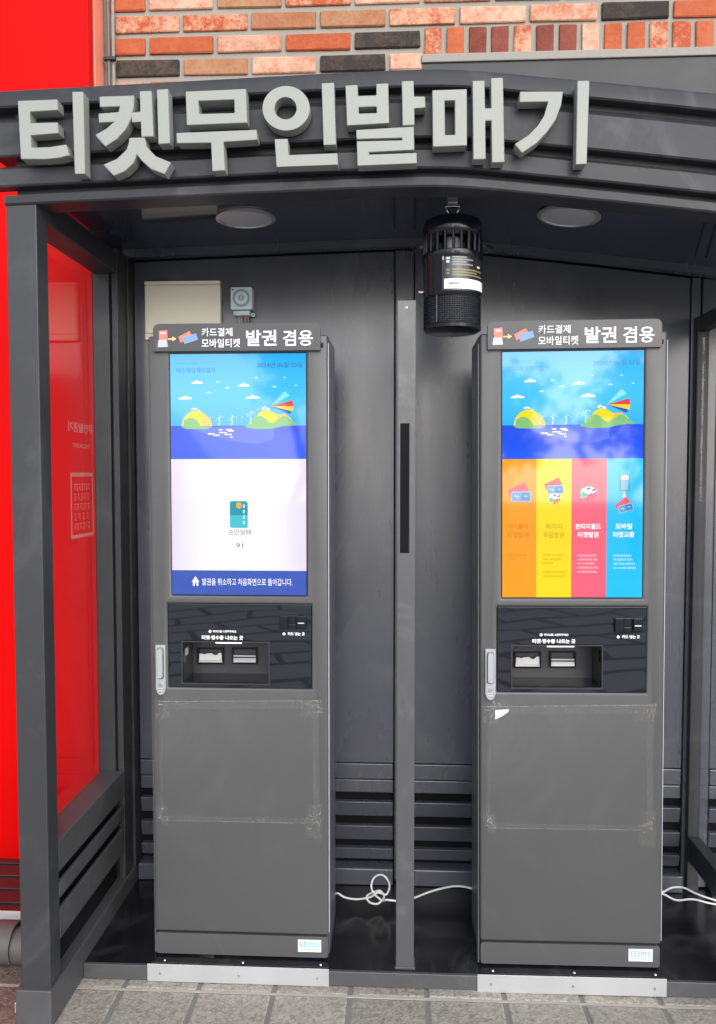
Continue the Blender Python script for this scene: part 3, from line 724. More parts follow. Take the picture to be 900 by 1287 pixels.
    tag(t.build('sticker_lettering', 'stkblue', st), kind='stuff')
    # bracket along the floor edge: black foot plate, bright face strip, screws
    br = B('foot_plate', 'floor', root, -.2645, .2645, 2.2675, 2.55, .0470, .0545, .001)
    B('face_strip', 'alu', br, -.2740, .2660, 2.2585, 2.2613, -.001+.003, .0545, .0008)
    for i in range(3):
        X = (-.235, 0, .232)[i]
        MB().lathe([(.0001, .0022), (.003, .0018), (.0042, 0)], (cx+X, 2.2585, .026), 14, 'y').build('screw', 'chrome', br, smooth=True)
        MB().lathe([(.0042, 0), (.003, .002), (.0001, .0024)], (cx+X+.008, 2.279, .0545), 14, 'z').build('screw', 'chrome', br, smooth=True)
def srgb(*c): return tuple(((v/255)/12.92 if v/255 <= .04045 else ((v/255+.055)/1.055)**2.4) for v in c)
def picture(root_screen, cx, right):
    """what the display shows, as flat coloured pieces"""
    m = MB(); lay = [0]
    W, H = SX1-SX0, SZ1-SZ0
    def U(u): return cx+SX0+u*W          # u, v run 0..1 from the top left corner
    def V(v): return SZ1-v*H
    def poly(pts, col):
        p = [(U(a_), V(b_)) for a_, b_ in pts]
        ar = sum(p[i][0]*p[(i+1) % len(p)][1]-p[(i+1) % len(p)][0]*p[i][1] for i in range(len(p)))
        if ar < 0: p = p[::-1]
        lay[0] += 1; y = YK+.0055-lay[0]*.00002
        for tri in tessellate_polygon([[Vector((a_, b_, 0)) for a_, b_ in p]]):
            q = [p[i] for i in tri]
            if (q[1][0]-q[0][0])*(q[2][1]-q[0][1])-(q[1][1]-q[0][1])*(q[2][0]-q[0][0]) < 0: q = q[::-1]
            m.face([(a_, y, b_) for a_, b_ in q], col)
    def rect(a, b, c, d, col): poly([(a, b), (c, b), (c, d), (a, d)], col)
    def ell(cx_, cy_, rx_, ry_, col, a0=0, a1=360, n=24): poly([(cx_+rx_*math.cos(R(a0+(a1-a0)*i/n)), cy_+ry_*math.sin(R(a0+(a1-a0)*i/n))) for i in range(n+(0 if a1-a0 == 360 else 1))], col)
    def txt(body, a, b, c, d, col, bold=.01): lay[0] += 1; m.text(body, U(a), U(c), V(d), V(b), YK+.0055-lay[0]*.00002, col, bold)
    HS = .4335; S = HS/.4                     # picture strip covers the top 43 %
    # the sky in thin bands from deep to pale blue
    for i in range(24):
        t = i/23; c0, c1 = srgb(0, 168, 255), srgb(85, 212, 255); k = .35+.65*math.sin(math.pi*min(1, t*.9))
        rect(0, HS*.682*i/24, 1, HS*.682*(i+1)/24+.0006, tuple(c0[j]+(c1[j]-c0[j])*k*.75 for j in range(3)))
    for i in range(14):
        t = i/13; c0, c1 = srgb(42, 84, 240), srgb(20, 92, 255)
        rect(0, HS*(.682+.318*i/14), 1, min(HS, HS*(.682+.318*(i+1)/14)+.0006), tuple(c0[j]+(c1[j]-c0[j])*t for j in range(3)))
    def s(x, y): return ((x-20)/850, (y-25)/660*HS)          # from an enlarged view of the picture
    def spoly(pts, col): poly([s(*p) for p in pts], col)
    poly([s(*p) for p in ((180, 500), (320, 486), (480, 480), (668, 480), (668, 560), (560, 590), (430, 575), (280, 540))], srgb(85, 115, 245))
    for (x, y, w_, h_) in ((188, 200, 38, 11), (112, 297, 45, 11), (482, 218, 38, 11), (538, 294, 47, 12)):
        spoly([(x-w_, y+h_), (x-w_*.8, y+1), (x-w_*.3, y-h_*.5), (x-.05*w_, y-h_*1.1), (x+w_*.35, y-h_*.4), (x+w_*.8, y-h_*.1), (x+w_, y+h_*.7), (x+w_*.8, y+h_)], (1, 1, 1))
    for (x, y, w_) in ((320, 200, 15), (378, 237, 18), (258, 266, 19), (560, 174, 13), (672, 231, 17), (738, 175, 9), (808, 224, 9)):
        spoly([(x-w_, y+4), (x-w_*.3, y-4), (x+w_*.4, y-5), (x+w_, y+4)], srgb(205, 245, 255))
    yel, grn = srgb(255, 228, 20), srgb(135, 200, 125)
    # left island
    el = s(185, 480); spoly([(88, 478), (100, 430), (130, 395), (170, 378), (215, 388), (255, 418), (275, 450), (280, 478)], yel)
    spoly([(228, 400), (262, 425), (278, 455), (280, 478), (225, 478), (215, 440)], srgb(255, 205, 90))
    spoly([(98, 480), (105, 440), (140, 422), (175, 430), (200, 458), (212, 480), (290, 482), (240, 497), (120, 495), (90, 485)], grn)
    for (x, y) in ((155, 368), (168, 366), (182, 368), (200, 380)): spoly([(x-7, y+6), (x-5, y-4), (x+5, y-5), (x+8, y+6)], (1, 1, 1))
    for (x, y) in ((235, 425), (240, 445), (252, 460), (238, 465), (258, 440)): spoly([(x-4, y+5), (x, y-6), (x+5, y+4)], srgb(255, 245, 225))
    # right island with its fan of colours
    for a0, a1, c in ((-52, -33, srgb(150, 240, 255)), (-33, -17, srgb(60, 215, 235)), (-17, 1, srgb(240, 75, 90)), (1, 17, srgb(255, 222, 40)), (17, 28, srgb(40, 85, 200))):
        n = 5; spoly([(650, 352)]+[(650+(128 if a0 < 17 else 122)*math.cos(R(a0+(a1-a0)*i/n))*1.1, 352+(128 if a0 < 17 else 122)*math.sin(R(a0+(a1-a0)*i/n))*.92) for i in range(n+1)], c)
    spoly([(560, 420), (575, 395), (610, 375), (655, 385), (690, 408), (735, 402), (770, 425), (800, 470), (540, 475)], yel)
    spoly([(700, 408), (735, 402), (770, 425), (740, 425), (715, 440), (690, 455), (672, 455)], srgb(255, 200, 90))
    spoly([(490, 478), (520, 455), (555, 418), (590, 412), (618, 432), (640, 455), (662, 458), (690, 440), (725, 415), (755, 418), (785, 448), (825, 470), (720, 480), (660, 495), (560, 497), (500, 488)], grn)
    for (x, y) in ((600, 365), (612, 360), (628, 368), (640, 372)): spoly([(x-7, y+8), (x-4, y-5), (x+5, y-6), (x+8, y+8)], (1, 1, 1))
    # fountains and their drops
    for (x, y0, y1) in ((328, 410, 475), (408, 412, 475), (525, 385, 470)):
        for k in range(4):
            yy = y0+(y1-y0)*k/4; spoly([(x-3-(k % 2)*4, yy), (x+4-(k % 2)*3, yy-2), (x+5-(k % 2)*5, yy+14), (x-1-(k % 2)*5, yy+14)], srgb(235, 252, 255))
        for (dx, dy) in ((-14, 14), (14, 4), (26, 12), (-20, 30)): spoly([(x+dx-3, y0+dy+4), (x+dx, y0+dy-4), (x+dx+4, y0+dy+3)], srgb(235, 252, 255))
    for (x, y) in ((272, 420), (470, 420), (500, 403), (545, 390), (572, 372)): spoly([(x-4, y+4), (x, y-4), (x+4, y+3)], (1, 1, 1))
    for (x, y, w_) in ((275, 526, 22), (310, 535, 18), (335, 500, 13), (350, 518, 25), (388, 500, 20), (400, 508, 18), (382, 530, 22), (402, 546, 7)):
        spoly([(x-w_, y-4), (x+w_, y-4), (x+w_, y+4), (x-w_, y+4)], srgb(255, 250, 215))
    ink = srgb(60, 130, 185) if not right else srgb(85, 150, 205)
    txt('여수해상케이블카', .045, .055, .335, .078, ink, -.004)
    rect(.045, .036, .12, .0375, ink); rect(.15, .036, .20, .0375, ink)
    if right: txt('2024년 06월 22일', .645, .036, .975, .058, ink)
    else: txt('2024년 06월 23일', .645, .036, .975, .058, ink)
    lay[0] += 2
    if not right:
        n = 60
        for i in range(n):                     # white page, lilac at its edges
            e_ = min(1, min(i, n-1-i)/22); e_ = 4*e_*(2-e_); c = srgb(*(236+e_*4.5, 226+e_*7, 248+e_*1.6))
            rect(i/n, HS, (i+1)/n+.0003, .898, c)
        cc = (srgb(45, 185, 205), srgb(80, 205, 220))
        ucx = lambda px: (px-148.5)/571; vcy = lambda py: HS+(py-22)/490*(.898-HS)
        def ipoly(pts, c): poly([(ucx(x), vcy(y)) for x, y in pts], c)
        ipoly([(403, 206), (467, 206), (473, 212), (473, 268), (397, 268), (397, 212)], srgb(30, 155, 180)); ipoly([(397, 268), (473, 268), (473, 318), (467, 324), (403, 324), (397, 318)], srgb(70, 200, 215))
        ipoly([(425, 214), (440, 212), (447, 220), (446, 234), (436, 240), (424, 232)], srgb(255, 175, 50))
        for k in range(4): ipoly([(453, 222+k*24), (460, 220+k*24), (460, 234+k*24), (453, 236+k*24)], srgb(225, 248, 250))
        txt('승인실패', ucx(390), vcy(331), ucx(485), vcy(354), srgb(70, 70, 78), -.004)
        txt('91', ucx(423), vcy(391), ucx(452), vcy(411), srgb(70, 70, 78), -.004)
        rect(0, .898, 1, 1, srgb(60, 92, 190))
        v0 = lambda py: .898+(py-513)/78*.102
        poly([(ucx(232), v0(550)), (ucx(248), v0(532)), (ucx(265), v0(550)), (ucx(260), v0(550)), (ucx(260), v0(563)), (ucx(252), v0(563)), (ucx(252), v0(554)), (ucx(245), v0(554)), (ucx(245), v0(563)), (ucx(237), v0(563)), (ucx(237), v0(550))], (1, 1, 1))
        txt('발권을 취소하고 처음화면으로 돌아갑니다.', ucx(277), v0(538), ucx(660), v0(561), (1, 1, 1), .012)
    else:
        cols = [srgb(255, 160, 10), srgb(255, 222, 0), srgb(255, 100, 125), srgb(20, 195, 250)]; xs_ = [0, .245, .495, .745, 1]
        for i in range(4):
            for j in range(8): rect(xs_[i], HS+(1-HS)*j/8, xs_[i+1], HS+(1-HS)*(j+1)/8, tuple(min(1, c*(1+.02*abs(j-4))) for c in cols[i]))
        ux = lambda px: (px-42)/838; vy = lambda py: HS+(py-12)/820*(1-HS)
        def q(pts, c): poly([(ux(x), vy(y)) for x, y in pts], c)
        def ticket(x, y, k, rot=0):
            def tr(a_, b_): return (x+k*(a_*math.cos(rot)-b_*math.sin(rot)), y+k*(a_*math.sin(rot)+b_*math.cos(rot)))
            q([tr(-75, -20), tr(35, -72), tr(60, -20), tr(-50, 35)], srgb(245, 85, 105))
            q([tr(-52, -12), tr(72, -12), tr(72, 50), tr(-52, 50)], srgb(165, 205, 240)); q([tr(-46, -7), tr(12, -7), tr(12, 45), tr(-46, 45)], srgb(105, 165, 220)); q([tr(12, -7), tr(67, -7), tr(67, 45), tr(12, 45)], srgb(70, 140, 210))
            q([tr(-32, 12), tr(-22, 12), tr(-22, 18), tr(-32, 18)], (1, 1, 1)); q([tr(-12, 12), tr(-2, 18), tr(-14, 30)], (1, 1, 1)); q([tr(32, 14), tr(48, 14), tr(48, 19), tr(32, 19)], (1, 1, 1))
        def mark(x, y, k):
            t_ = lambda a_, b_: (x+k*a_, y+k*b_)
            q([t_(-50, -28), t_(0, -50), t_(52, -25), t_(20, 0), t_(-8, 14), t_(-48, 28)], (1, 1, 1))
            q([t_(-46, -20), t_(-8, 0), t_(-10, 14), t_(-44, 24)], srgb(40, 195, 175))
            q([t_(-18, -32), t_(0, -42), t_(14, -34), t_(-4, -24)], srgb(70, 80, 190)); q([t_(14, -22), t_(34, -34), t_(48, -26), t_(28, -14)], srgb(110, 60, 190))
            q([t_(-12, 42), t_(-10, 6), t_(0, 0), t_(-1, 38)], srgb(235, 50, 100)); q([t_(-10, 6), t_(20, -8), t_(20, 6), t_(-8, 18)], srgb(235, 50, 100)); q([t_(12, 34), t_(14, 0), t_(26, -4), t_(24, 28)], srgb(235, 50, 100)); q([t_(30, 22), t_(32, -6), t_(42, -10), t_(40, 16)], srgb(200, 50, 140))
        ticket(145, 215, .95); ticket(352, 178, .80); mark(357, 250, .75); mark(560, 220, .98)
        q([(742, 108), (800, 108), (800, 205), (742, 205)], srgb(60, 130, 170)); q([(748, 138), (794, 138), (794, 200), (748, 200)], srgb(120, 190, 220)); q([(748, 112), (794, 112), (794, 136), (748, 136)], (1, 1, 1)); q([(758, 120), (784, 120), (784, 124), (758, 124)], srgb(60, 90, 120))
        q([(764, 208), (774, 208), (774, 232), (782, 232), (769, 250), (756, 232), (764, 232)], (1, 1, 1)); ticket(768, 292, .72, -.25)
        o_, y_ = srgb(225, 120, 15), srgb(205, 160, 0)
        for (b1, b2, x0, x1, c, bo) in (('케이블카', '티켓발권', 76, 200, o_, .008), ('패키지', '묶음발권', 288, 412, y_, .008), ('판타지월드', '티켓발권', 480, 632, (1, 1, 1), .03), ('모바일', '티켓교환', 705, 832, (1, 1, 1), .03)):
            cx_ = (x0+x1)/2; w1 = (x1-x0)*(.78 if len(b1) == 3 else 1)/2; w2 = (x1-x0)*(.82 if len(b1) == 5 else 1)/2
            txt(b1, ux(cx_-w1), vy(394), ux(cx_+w1), vy(428), c, bo); txt(b2, ux(cx_-w2), vy(443), ux(cx_+w2), vy(477), c, bo)
        rr = random.Random(5)
        for (x0, ys, w_, c) in ((78, (580, 603), 115, o_), (288, (580, 605, 629, 682, 706), 132, y_), (490, (583, 606, 630, 654, 678), 128, srgb(255, 225, 232)), (702, (583, 606, 630, 655), 130, srgb(225, 248, 255))):
            for k, yy in enumerate(ys):       # small print, too fine to read
                xq = x0; end = x0+w_*(.5 if yy in (603, 629) else 1)*rr.uniform(.8, 1)
                while xq < end:
                    ww = rr.uniform(6, 10); h_ = 6
                    q([(xq, yy-h_), (xq+ww*.7, yy-h_), (xq+ww*.7, yy-h_+3), (xq, yy-h_+3)], c); q([(xq+1, yy+1), (xq+ww*.8, yy+1), (xq+ww*.8, yy+4), (xq+1, yy+4)], c); q([(xq+ww*.5, yy-h_), (xq+ww*.72, yy-h_), (xq+ww*.72, yy+h_), (xq+ww*.5, yy+h_)], c)
                    xq += ww+(5 if rr.random() < .2 else 1.5)
    m.build('display_picture', 'display', root_screen, colors=True)

def tape(root, cx, strips):
    for k, pts in enumerate(strips):
        t = MB(); p = [(cx+lk(*q)[0], YK-.0008-.00015*k, lk(*q)[1]) for q in pts]
        ar = sum(p[i][0]*p[(i+1) % len(p)][2]-p[(i+1) % len(p)][0]*p[i][2] for i in range(len(p)))
        t.face(p if ar > 0 else p[::-1])
        t.build('tape_strip', 'tape', root)
        if k < 4:
            e = MB(); o_ = YK-.0022
            for (i0, i1) in ((0, 1), (2, 3)):
                a_, b_ = pts[i0], pts[i1]
                dx, dy = (0, .9) if abs(a_[0]-b_[0]) > abs(a_[1]-b_[1]) else (.9, 0)
                if (k == 3 and i0 == 0) or (k == 0 and i0 == 2): continue
                for a1, b1 in (((a_[0], a_[1]), (b_[0], b_[1])),):
                    q = [(a1[0], a1[1]), (b1[0], b1[1]), (b1[0]+dx, b1[1]+dy), (a1[0]+dx, a1[1]+dy)]; q = [(cx+lk(*v)[0], o_, lk(*v)[1]) for v in q]
                    e.face(q)
            tag(e.build('tape_edge', 'tapeedge', root), kind='stuff')

k1 = thing('ticket_machine', (CXL, 2.45, .0565), 'grey ticket machine with a mostly white screen page, left of the post', 'ticket machine', 'ticket machines under the shelter')
kiosk_common(k1, CXL)
k2 = k1.copy(); COL.objects.link(k2); k2.location.x = CXR; k2.rotation_euler.y = -.007; ORG[k2] = ORG[k1]+Vector((CXR-CXL, 0, 0))
k2['label'] = 'grey ticket machine with orange, yellow, pink and blue screen columns, right of the post'
for ch in list(k1.children):
    c = ch.copy(); COL.objects.link(c); c.parent = k2; ORG[c] = ORG[ch]+Vector((CXR-CXL, 0, 0))
    for gch in list(ch.children):
        d = gch.copy(); COL.objects.link(d); d.parent = c
scr = lambda k: [c for c in k.children if c.name.startswith('screen')][0]
picture(scr(k1), CXL, False); picture(scr(k2), CXR, True)
def frame_strips(dx=0, jit=0):
    return [[(200, 881), (404, 880), (404, 891), (200, 891.5)], [(200, 885), (205.5, 885), (204.5, 1027), (200.5, 1027)], [(393, 885), (401, 885), (401, 1032), (394, 1032)], [(203, 1025), (395, 1028), (395, 1034), (203, 1030)],
            [(196, 880), (214, 880), (214, 902), (196, 902)], [(378, 880), (405, 880), (405, 902), (378, 902)], [(197, 1010), (212, 1012), (212, 1040), (197, 1030)], [(386, 1012), (406, 1010), (404, 1056), (384, 1052)]]
tape(k1, CXL, frame_strips()+[[(252, 1200), (270, 1199), (270, 1203), (252, 1203)]])
tape(k2, CXR, frame_strips()+[[(196, 878), (222, 872), (226, 884), (205, 900)]])
def crumple(root, cx, spots, seed):
    rnd = random.Random(seed); t = MB(); n = 0
    for (px, py, rx_, ry_, cnt) in spots:
        for _ in range(cnt):
            x, y = px+rnd.uniform(-rx_, rx_), py+rnd.uniform(-ry_, ry_); a = rnd.uniform(0, 3.14); l = rnd.choice((1.2, 2, 3, 5, 8))*rnd.uniform(.7, 1.2); w_ = rnd.uniform(.15, .8); n += 1
            d = (math.cos(a)*l, math.sin(a)*l); q = [(x-d[0], y-d[1]), (x+d[1]*w_/l, y-d[0]*w_/l), (x+d[0], y+d[1]), (x-d[1]*w_/l, y+d[0]*w_/l)]
            t.face([(cx+lk(*v)[0], YK-.0026-n*.00001, lk(*v)[1]) for v in q])
    tag(t.build('tape_crumbs', 'tapeedge', root), kind='stuff')
crumple(k1, CXL, [(203, 890, 5, 10, 14), (395, 891, 9, 11, 18), (205, 1022, 5, 7, 12), (396, 1030, 7, 12, 16), (300, 884, 90, 3, 8), (222, 884, 8, 3, 8)], 4)
crumple(k2, CXR, [(205, 885, 12, 10, 22), (400, 892, 4, 14, 14), (205, 1024, 7, 8, 16), (396, 1028, 6, 10, 14)], 9)
pq = [(205, 881.5), (222, 881.5), (222, 885), (205.5, 893)]
pa = MB(); q_ = [at(*p, Y=YK) for p in ((624.5, 891.5), (642, 890.5), (641, 894), (634, 899), (624.5, 903.5))]
pa.prism([[(v.x, v.z) for v in q_]], YK-.003, YK-.0016); pa.build('torn_paper', 'paper', k2, bevel=.0003)

# ------------------------------------------------------------------ things on and near the back wall
x0, x1 = xx(182.5, 2.78, 390), xx(277.5, 2.78, 390); z1, z0 = zz(353.5, 2.78, 230), zz(427, 2.78, 230)
jb = thing('junction_box', ((x0+x1)/2, YW, (z0+z1)/2), 'flat beige cover box on the wall above the left ticket machine', 'box')
box('cover', 'beige', jb, x0, x1, 2.774, YW-.0005, z0+.022, z1-.013, .004)
box('top_edge', 'beige', jb, x0, x1, 2.772, YW-.0005, z1-.0125, z1, .003)
box('bottom_edge', 'beige', jb, x0, x1, 2.772, YW-.0005, z0, z0+.0215, .003)
cx, cz = xx(304.5, 2.77, 378), zz(378, 2.77, 304)
tm = thing('timer_switch', (cx, YW, cz), 'small pale round-dial timer switch with bare wires, right of the beige box', 'timer')
bd = MB().prism([rrect(cx-.037, cx+.037, cz-.033, cz+.043, .006)], 2.755, YW-.0005).build('housing', 'timer', tm, bevel=.004)
MB().lathe([(.030, 0), (.030, .003), (.024, .0035), (.0238, .001)], (cx, 2.7549, cz+.006), 40, 'y').build('dial_ring', 'timerdark', bd, smooth=True)
MB().lathe([(.0235, .0), (.0225, .005), (.011, .006), (.0108, .003), (.0001, .003)], (cx, 2.7549, cz+.006), 40, 'y').build('dial', 'timer', bd, smooth=True)
MB().lathe([(.0105, .003), (.010, .0045), (.0001, .0045)], (cx, 2.7549, cz+.006), 24, 'y').build('knob', 'timerdark', bd, smooth=True)
box('pointer', 'white', bd, cx-.0012, cx+.0012, 2.7485, 2.7505, cz-.001, cz+.014, 0)
box('indicator', 'dark', bd, cx-.033, cx-.028, 2.7535, 2.7552, cz+.033, cz+.038, 0)
box('terminal_block', 'timer', tm, cx-.024, cx+.028, 2.762, YW-.001, cz-.052, cz-.035, .003)
box('lug', 'timer', tm, cx-.031, cx-.025, 2.77, YW-.001, cz-.050, cz-.034, .001)
MB().lathe([(.003, 0), (.0065, .0), (.0065, .006), (.003, .006)], (cx+.036, 2.785, cz-.047), 16, 'y').build('lug', 'timer', tm, smooth=True)
box('hook', 'timer', tm, cx-.006, cx+.006, 2.786, YW-.001, cz+.044, cz+.048, .001)
for dx, mt, bend in ((-.014, 'wtan', .008), (-.004, 'wtan', .003), (.008, 'wred', .010), (.014, 'wred', -.006), (.004, 'wgreen', .012), (.020, 'timerdark', .002)):
    MB().tube([(cx+dx, 2.775, cz-.05), (cx+dx+bend*.4, 2.772, cz-.08), (cx+dx+bend, 2.778, cz-.16)], .0022, 6).build('wire', mt, tm, smooth=True)

# insect trap hanging from the ceiling
YT = 2.30
def tq(px, py): q = at(px, py, Y=YT); return q
tc_ = tq(568.5, 350); tx = tc_.x; S_ = lambda px: px*(YT/F)*1.0
zt = lambda py: tq(568, py).z
tr = thing('insect_trap', (tx, YT, zt(418)), 'black cylindrical insect trap lantern hanging from the shelter ceiling', 'insect trap')
r1 = S_(36.5)
MB().lathe([(.0001, zt(275)), (r1*.72, zt(276)), (r1*.93, zt(280)), (r1*.99, zt(286)), (r1*1.0, zt(298)), (r1*.97, zt(300)), (r1*.6, zt(300))], (tx, YT, 0), 48).build('cap', 'blackpl', tr, smooth=True)
nb = 22
for i in range(nb):
    a = 2*math.pi*(i+.4)/nb; x, y = tx+r1*.95*math.cos(a), YT+r1*.95*math.sin(a)
    MB().tube([(x, y, zt(299)), (x, y, zt(324))], .0045, 6).build('cage_bar', 'blackpl', tr, smooth=True)
MB().lathe([(.018, zt(299)), (.022, zt(301)), (.022, zt(322)), (.018, zt(324))], (tx, YT, 0), 20).build('lamp_tube', 'handle', tr, smooth=True)
MB().lathe([(.03, zt(322)), (r1*.98, zt(321.5)), (r1*1.03, zt(323)), (r1*1.03, zt(330)), (r1*.99, zt(333)), (r1*.99, zt(374)), (r1*.96, zt(377))], (tx, YT, 0), 56).build('body', 'blackpl', tr, smooth=True)
# brim, two wings at the sides
for sgn in (-1, 1):
    w_ = []
    for i in range(13):
        a = R(-75+150*i/12); w_.append((sgn*(r1*.9+S_(17)*math.cos(a)), .032*math.sin(a)))
    m = MB()
    n = len(w_); m.v += [(tx+p[0], YT+.01+p[1], zt(312)+.003) for p in w_]+[(tx+p[0]*.995, YT+.01+p[1], zt(312)-.006) for p in w_]
    m.f.append(tuple(range(n))); m.c.append((1,)*3); m.f.append(tuple(range(2*n-1, n-1, -1))); m.c.append((1,)*3)
    for i in range(n): m.f.append((i, (i+1) % n, n+(i+1) % n, n+i)); m.c.append((1,)*3)
    m.build('brim_wing', 'blackpl', tr, bevel=.001)
# fine basket: dimpled sheet
mb = MB(); rb_ = r1*.955; nz, na = 14, 72; za, zb_ = zt(376), zt(412)
for i in range(nz+1):
    for j in range(na):
        a = 2*math.pi*(j+(i % 2)*.5)/na; r_ = rb_-(0 if 1 else 0); mb.v.append((tx+r_*math.cos(a), YT+r_*math.sin(a), za+(zb_-za)*i/nz))  # rows staggered by half a cell
for i in range(nz):
    for j in range(na):
        a_, b_ = i*na+j, i*na+(j+1) % na; c_, d_ = (i+1)*na+(j+1) % na, (i+1)*na+j
        mb.f.append((a_, b_, c_, d_)); mb.c.append((1,)*3)
bk = mb.build('basket', 'blackpl', tr)
wf = bk.modifiers.new('mesh_wire', 'WIREFRAME'); wf.thickness = .0016; wf.use_replace = True
MB().lathe([(rb_-.004, zt(376)), (rb_-.004, zt(412))], (tx, YT, 0), 48).build('basket_liner', 'labelmesh', tr, smooth=True)
MB().lathe([(rb_+.001, zt(411)), (rb_+.003, zt(412)), (rb_+.002, zt(416)), (rb_*.93, zt(418)), (.0001, zt(418.5))], (tx, YT, 0), 48).build('basket_base', 'blackpl', tr, smooth=True)
def curved(name, mat, px0, px1, py0, py1, off):
    m = MB(); rr_ = r1*.99+off; n = 14
    def ang(px): return math.asin(max(-1, min(1, (px-568.5)/F*YT/rr_)))
    a0, a1 = ang(px0), ang(px1)
    for i in range(n):
        b0, b1 = a0+(a1-a0)*i/n, a0+(a1-a0)*(i+1)/n
        m.face([(tx+rr_*math.sin(b0), YT-rr_*math.cos(b0), zt(py1)), (tx+rr_*math.sin(b1), YT-rr_*math.cos(b1), zt(py1)), (tx+rr_*math.sin(b1), YT-rr_*math.cos(b1), zt(py0)), (tx+rr_*math.sin(b0), YT-rr_*math.cos(b0), zt(py0))])
    return m.build(name, mat, LBL or tr, smooth=True)
LBL = None
LBL = curved('label', 'label', 554, 604.5, 329, 373, .0012)
curved('label_border', 'white', 555, 600, 328.6, 329.6, .0016); curved('label_border', 'white', 554.6, 555.6, 329, 336, .0016)
curved('label_strip', 'white', 556.5, 604, 359, 371, .0016)
for k in range(4): curved('label_print', 'labelgrey', 566, 583+(k % 2)*8, 332+k*3, 333.6+k*3, .0016)
for k in range(3): curved('label_print', 'labelolive', 566, 602-(k % 2)*6, 347+k*3.2, 349+k*3.2, .0016)
curved('label_mark', 'white', 596.5, 600, 341.5, 343.8, .0016)
for py, mt in ((333, 'white'), (347, 'labelolive')):
    curved('label_icon', mt, 558.5, 563, py, py+2.5, .0016); curved('label_icon', mt, 559, 562.5, py+4, py+6.5, .0016)
curved('label_print', 'labelgrey', 562, 575, 363.5, 366.5, .002)
box('seam', 'tray', tr, tx+S_(548-568.5)-.001, tx+S_(548-568.5)+.0015, YT-r1*.955*math.cos(math.asin(.56))-.001, YT-r1*.9*math.cos(math.asin(.56))+.01, zt(410), zt(377), .0005)
box('clip', 'handle', tr, tx-r1-.012, tx-r1*.97, YT-.004, YT+.004, zt(368), zt(366), .0005)
hk = thing('hanging_hook', (tx, YT, zt(262)), 'chrome wire shackle hooking the black insect trap to the ceiling', 'hook')
zc = 2.305+arch(tx)
box('ceiling_plate', 'silver', hk, tx-.014, tx+.014, YT-.012, YT+.012, zt(257), zc-.0005, .002)
MB().tube([(tx-.020, YT, zt(259.5)), (tx+.020, YT, zt(259.5)), (tx+.018, YT, zt(263)), (tx+.008, YT, zt(269)), (tx, YT, zt(272)), (tx-.008, YT, zt(269)), (tx-.018, YT, zt(263))], .0024, 8, closed=True).build('shackle', 'chrome', hk, smooth=True)
MB().tube([(tx+.013*math.cos(R(a)), YT+.004, zt(269)+.011*math.sin(R(a))) for a in range(180, 361, 20)], .0028, 8).build('ring', 'chrome', hk, smooth=True)
MB().tube([(tx+.002, YT, zt(271)), (tx+.003, YT, zt(278))], .0024, 8).build('eye_bolt', 'chrome', hk, smooth=True)

# white cables on the black floor
def smooth_path(pts, n=6):
    P = [Vector(p) for p in pts]; out = []
    for i in range(len(P)-1):
        a, b, c, d = P[max(i-1, 0)], P[i], P[i+1], P[min(i+2, len(P)-1)]
        for k in range(n):
            t = k/n; out.append(.5*((2*b)+(c-a)*t+(2*a-5*b+4*c-d)*t*t+(3*b-a-3*c+d)*t**3))
    return out+[P[-1]]
YC = 2.60
def cq(c, s, pts, Y=YC, wob=0):
    out = []
    for i, (x, y) in enumerate(pts):
        q = at(c[0]+x/s, c[1]+y/s, Y=Y+(wob*math.sin(i*1.9))); out.append(q)
    return out
c3 = (400, 900); s3 = 3.325
path = cq(c3, s3, [(20, 752), (55, 755), (80, 740), (110, 757), (160, 765), (215, 757), (250, 738), (285, 745), (298, 705), (280, 672), (255, 663), (230, 680), (222, 715), (235, 745), (262, 770), (245, 785), (215, 778), (202, 755), (225, 738), (258, 730), (275, 752), (268, 772), (285, 768), (325, 772), (362, 772), (400, 760), (480, 730), (560, 712), (610, 713), (645, 720), (690, 714)], wob=.008)
cb = MB().tube(smooth_path(path), .0032, 8).build('knotted_cable', 'cable', smooth=True, loc=path[14])
tag(cb, 'white cable with a loose loop knot, running between the two ticket machines past the post', 'cable', 'white cables on the shelter floor')
c4 = (580, 860); s4 = 2.8125
for pts, lab in (([(690, 738), (715, 733), (745, 719), (785, 719), (830, 740), (900, 764), (1050, 800)], 'upper of two white cables leaving the right ticket machine on its right side'), ([(690, 736), (715, 742), (760, 763), (820, 760), (900, 778), (1050, 790)], 'lower of two white cables leaving the right ticket machine on its right side')):
    p = cq(c4, s4, pts); o = MB().tube(smooth_path(p), .0032, 8).build('cable', 'cable', smooth=True, loc=p[2]); tag(o, lab, 'cable', 'white cables on the shelter floor')

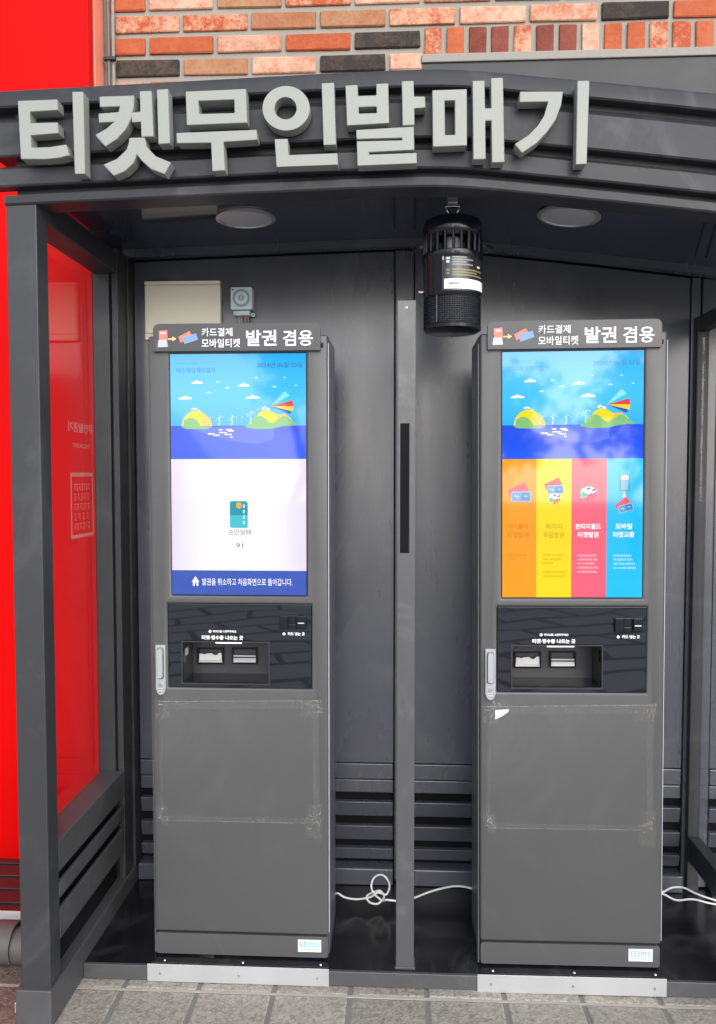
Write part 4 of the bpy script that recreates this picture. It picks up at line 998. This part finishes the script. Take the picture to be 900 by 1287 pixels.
# ------------------------------------------------------------------ trees across the square, mirrored in the screens and black panels
def leafmat(name, a, b):
    m, t, p = newmat(name); L = t.links.new
    g_ = nd(t, 'ShaderNodeNewGeometry'); r = nd(t, 'ShaderNodeValToRGB'); L(g_.outputs['Random Per Island'], r.inputs[0])
    r.color_ramp.elements[0].color = (*a, 1); r.color_ramp.elements[1].color = (*b, 1)
    L(r.outputs[0], p.inputs['Base Color']); p.inputs['Roughness'].default_value = .6
    return m
M['leaf'] = leafmat('tree_leaf', (.035, .06, .02), (.08, .12, .04)); M['bark'] = paint('bark', (.09, .07, .055), .9, .3, .3)
def tree(x, y, h, r, label, seed):
    rnd = random.Random(seed); t = thing('street_tree', (x, y, 0), label, 'tree', 'trees across the square')
    tk = MB(); rings = [(x+rnd.uniform(-.05, .05)*k, y+rnd.uniform(-.05, .05)*k, h*.62*k/6) for k in range(7)]
    for k in range(6): tk.tube([rings[k], rings[k+1]], .11*(1-k*.12), 8)
    tops = []
    for k in range(9):
        a = rnd.uniform(0, 6.28); e = (x+r*.7*math.cos(a)*rnd.uniform(.4, 1), y+r*.7*math.sin(a)*rnd.uniform(.4, 1), h*rnd.uniform(.55, .92)); b = rings[rnd.randrange(3, 7)]
        tk.tube([b, ((b[0]+e[0])/2, (b[1]+e[1])/2, (b[2]+e[2])/2+.15), e], .028, 5); tops.append(e)
    tk.build('trunk', 'bark', t, smooth=True)
    c = MB()
    for e in tops+[(x, y, h*.85), (x+.2, y, h*.7)]:
        for _ in range(130):
            d = Vector((rnd.gauss(0, 1), rnd.gauss(0, 1), rnd.gauss(0, .8)))*r*.26; p = Vector(e)+d
            u = Vector((rnd.gauss(0, 1), rnd.gauss(0, 1), rnd.gauss(0, 1))).normalized(); v = u.orthogonal().normalized(); s_ = rnd.uniform(.08, .16)
            c.face([p-u*s_, p+v*s_*.5, p+u*s_, p-v*s_*.5])
    c.build('crown', 'leaf', t)
tree(1.7, -9.4, 3.3, 1.0, 'small leafy tree across the square, mirrored at the left of the right screen', 2)
tree(4.2, -9.8, 3.6, 1.2, 'leafy tree across the square, mirrored at the right of the right screen', 5)
tree(-1.75, -9.0, 4.9, .8, 'tall slim tree across the square, mirrored at the right of the left screen', 8)
